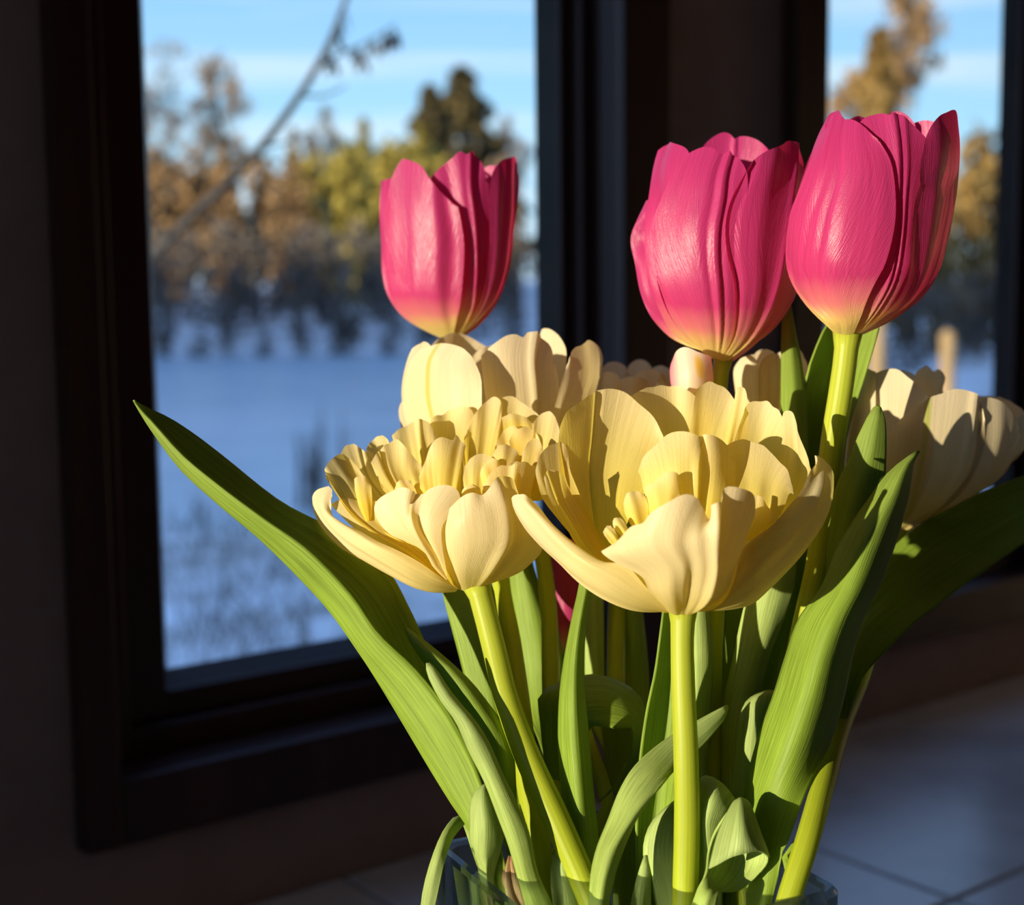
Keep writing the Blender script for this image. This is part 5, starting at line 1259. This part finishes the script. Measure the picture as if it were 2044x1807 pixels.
# seen through the other window
tree('conifer_tree', 'brown gold conifer outside the far window, behind the tallest pink tulip', 'tree', 1745, 85, 60, 190, M['gold_conifer'], 'cone', 90, n=1400)
tree('bare_tree', 'tall pale leafless tree beside the brown gold conifer', 'tree', 1800, -40, 73, 230, M['rust'], 'bare', 91)
for (px, yt, D, w) in ((1880, 330, 55.5, 110), (1950, 255, 60, 105), (2010, 240, 64.5, 105), (1820, 300, 66.5, 140)):
    tree('poplar_tree', 'slender tan gold tree sunlit beyond the far window', 'tree', px, yt, D, w, M['gold_conifer'], 'bush', 92 + k, 'tan trees outside the far window', n=900); k += 1
for (px, yt, D, w) in ((1700, 520, 52, 150), (1800, 540, 48, 150), (1900, 550, 52, 150), (1990, 530, 48, 150)):
    tree('brush_clump', 'dark shaded brush clump outside the far window', 'shrub', px, yt, D, w, M['brush'], 'bush', 110 + k, 'brush outside the far window', n=600); k += 1
for (px, yt, D, lab) in ((1752, 620, 13.5, 'tan wooden post in the snow directly behind the tallest pink tulip stem'), (1893, 675, 15.0, 'tan wooden post in the snow nearer the far window frame')):
    x = xat(px, D); zb = float(ground_z(x, D)); zt = zat(yt, D)
    b = fw(x, D, zb - 0.05)
    e = empty('wooden_post', b); tag(e, lab, 'post')
    v, f, _ = tube_mesh([b, b + np.array([0, 0, (zt - zb) * .5]), b + np.array([0, 0, zt - zb + 0.03])], [0.085, 0.082, 0.08], 8)
    mesh_obj('shaft', v, f, M['post'], e)
    v, f, _ = tube_mesh([b + np.array([0, 0, zt - zb + 0.03]), b + np.array([0, 0, zt - zb + 0.09])], [0.095, 0.03], 8)
    mesh_obj('cap', v, f, M['post'], e)

# young maple outside the window, seed keys on its twigs
mp_ = empty('maple_sapling', fw(-1.55, 2.9, float(ground_z(-1.55, 2.9))))
tag(mp_, 'leaning bare maple sapling with hanging seed keys just outside the pond window', 'sapling')
PB = [fw(-1.55, 2.9, float(ground_z(-1.55, 2.9)) - .05), at(-160, 1000, 2.75), at(120, 720, 2.7), at(335, 480, 2.65), at(470, 350, 2.6), at(560, 245, 2.6), at(640, 120, 2.6), at(690, 0, 2.6), at(740, -160, 2.6)]
RB = [0.016, 0.013, 0.0105, 0.009, 0.008, 0.0072, 0.0058, 0.0045, 0.002]
T = np.linspace(0, 1, len(PB))
Q = hermite(np.hstack([np.array(PB), np.array(RB)[:, None]]), T, np.linspace(0, 1, 60))
v, f, _ = tube_mesh(Q[:, :3], Q[:, 3], 8)
mesh_obj('trunk', v, f, M['shaded_bark'], mp_)
keys = []
for twig in ([(635, 135), (680, 108), (730, 85), (790, 48)], [(600, 190), (650, 190), (690, 170)], [(470, 350), (440, 260), (425, 200)], [(520, 292), (570, 285), (620, 262)]):
    Pq = [at(x, y, 2.6 + 0.03 * i) for i, (x, y) in enumerate(twig)]
    Q = hermite(np.array(Pq), np.linspace(0, 1, len(Pq)), np.linspace(0, 1, 14))
    v, f, _ = tube_mesh(Q, np.linspace(0.0030, 0.0014, 14), 6)
    mesh_obj('twig', v, f, M['shaded_bark'], mp_)
rng = random.Random(9)
for (x, y) in ((655, 95), (665, 115), (672, 70), (690, 20), (683, 45), (712, 92), (725, 110), (745, 80), (768, 62), (785, 55), (792, 62), (775, 70), (430, 215), (445, 260), (430, 190)):
    p = at(x, y, 2.62)
    V, Fc = [], []
    for s in (-1, 1):
        a = np.array([s * 0.35, rng.uniform(-.3, .3), -1.0]); a /= np.linalg.norm(a)
        b = np.cross(a, np.array([rng.gauss(0, 1), rng.gauss(0, 1), .2])); b /= np.linalg.norm(b)
        kk = len(V)
        V += [p, p + a * .010 - b * .005, p + a * .026 - b * .006, p + a * .036, p + a * .026 + b * .006, p + a * .010 + b * .003]
        Fc.append(tuple(range(kk, kk + 6)))
    o = mesh_obj('seed_key', V, Fc, M['shaded_bark'], mp_, smooth=False)
    sm = o.modifiers.new('thickness', 'SOLIDIFY'); sm.thickness = 0.001

# reeds at the pond edge and twiggy stems on the snow bank
for q, (px, D, hgt, n, wd, lab) in enumerate(((612, 20.5, 1.15, 26, 0.22, 'dark clump of reeds standing in the pond ice'), (660, 21.5, 1.5, 8, 0.25, 'thin pale reeds rising from the pond ice'),)):
    rng = random.Random(200 + q)
    x = xat(px, D)
    e = empty('reed_clump', fw(x, D, ZP)); tag(e, lab, 'reeds')
    for i in range(n):
        b = fw(x + rng.gauss(0, wd * .5), D + rng.gauss(0, .2), ZP)
        tp = b + fw(rng.gauss(0, .08), rng.gauss(0, .05), hgt * rng.uniform(.5, 1))
        v, f, _ = tube_mesh([b, (b + tp) / 2 + fw(rng.gauss(0, .02), 0, 0), tp], [.010, .012, .006], 5)
        mesh_obj('reed', v, f, M['brush'], e)
for q, (px, D) in enumerate(((350, 8.5), (395, 10.0), (432, 6.9), (470, 12.0), (520, 9.5), (560, 13.0), (380, 14.5), (490, 15.5), (345, 17.5), (620, 11.0), (340, 13.0), (360, 22.0), (410, 19.5), (550, 17.0), (450, 10.5), (700, 9.0))):
    rng = random.Random(300 + q)
    x = xat(px, D); zb = float(ground_z(x, D))
    e = empty('dry_weed', fw(x, D, zb)); tag(e, 'thin dry weed stems poking out of the snow bank below the pond window', 'weed', 'dry weeds on the snow bank')
    V, Fc = [], []
    for i in range(22):
        b = fw(x + rng.gauss(0, .22), D + rng.gauss(0, .3), zb - .03)
        tp = b + fw(rng.gauss(0, .16), rng.gauss(0, .15), rng.uniform(.12, .5))
        v, f, _ = tube_mesh([b, tp], [.006, .003], 4)
        kk = len(V); V += list(v); Fc += [tuple(j + kk for j in ff) for ff in f]
    mesh_obj('stems', V, Fc, M['brush'], e)
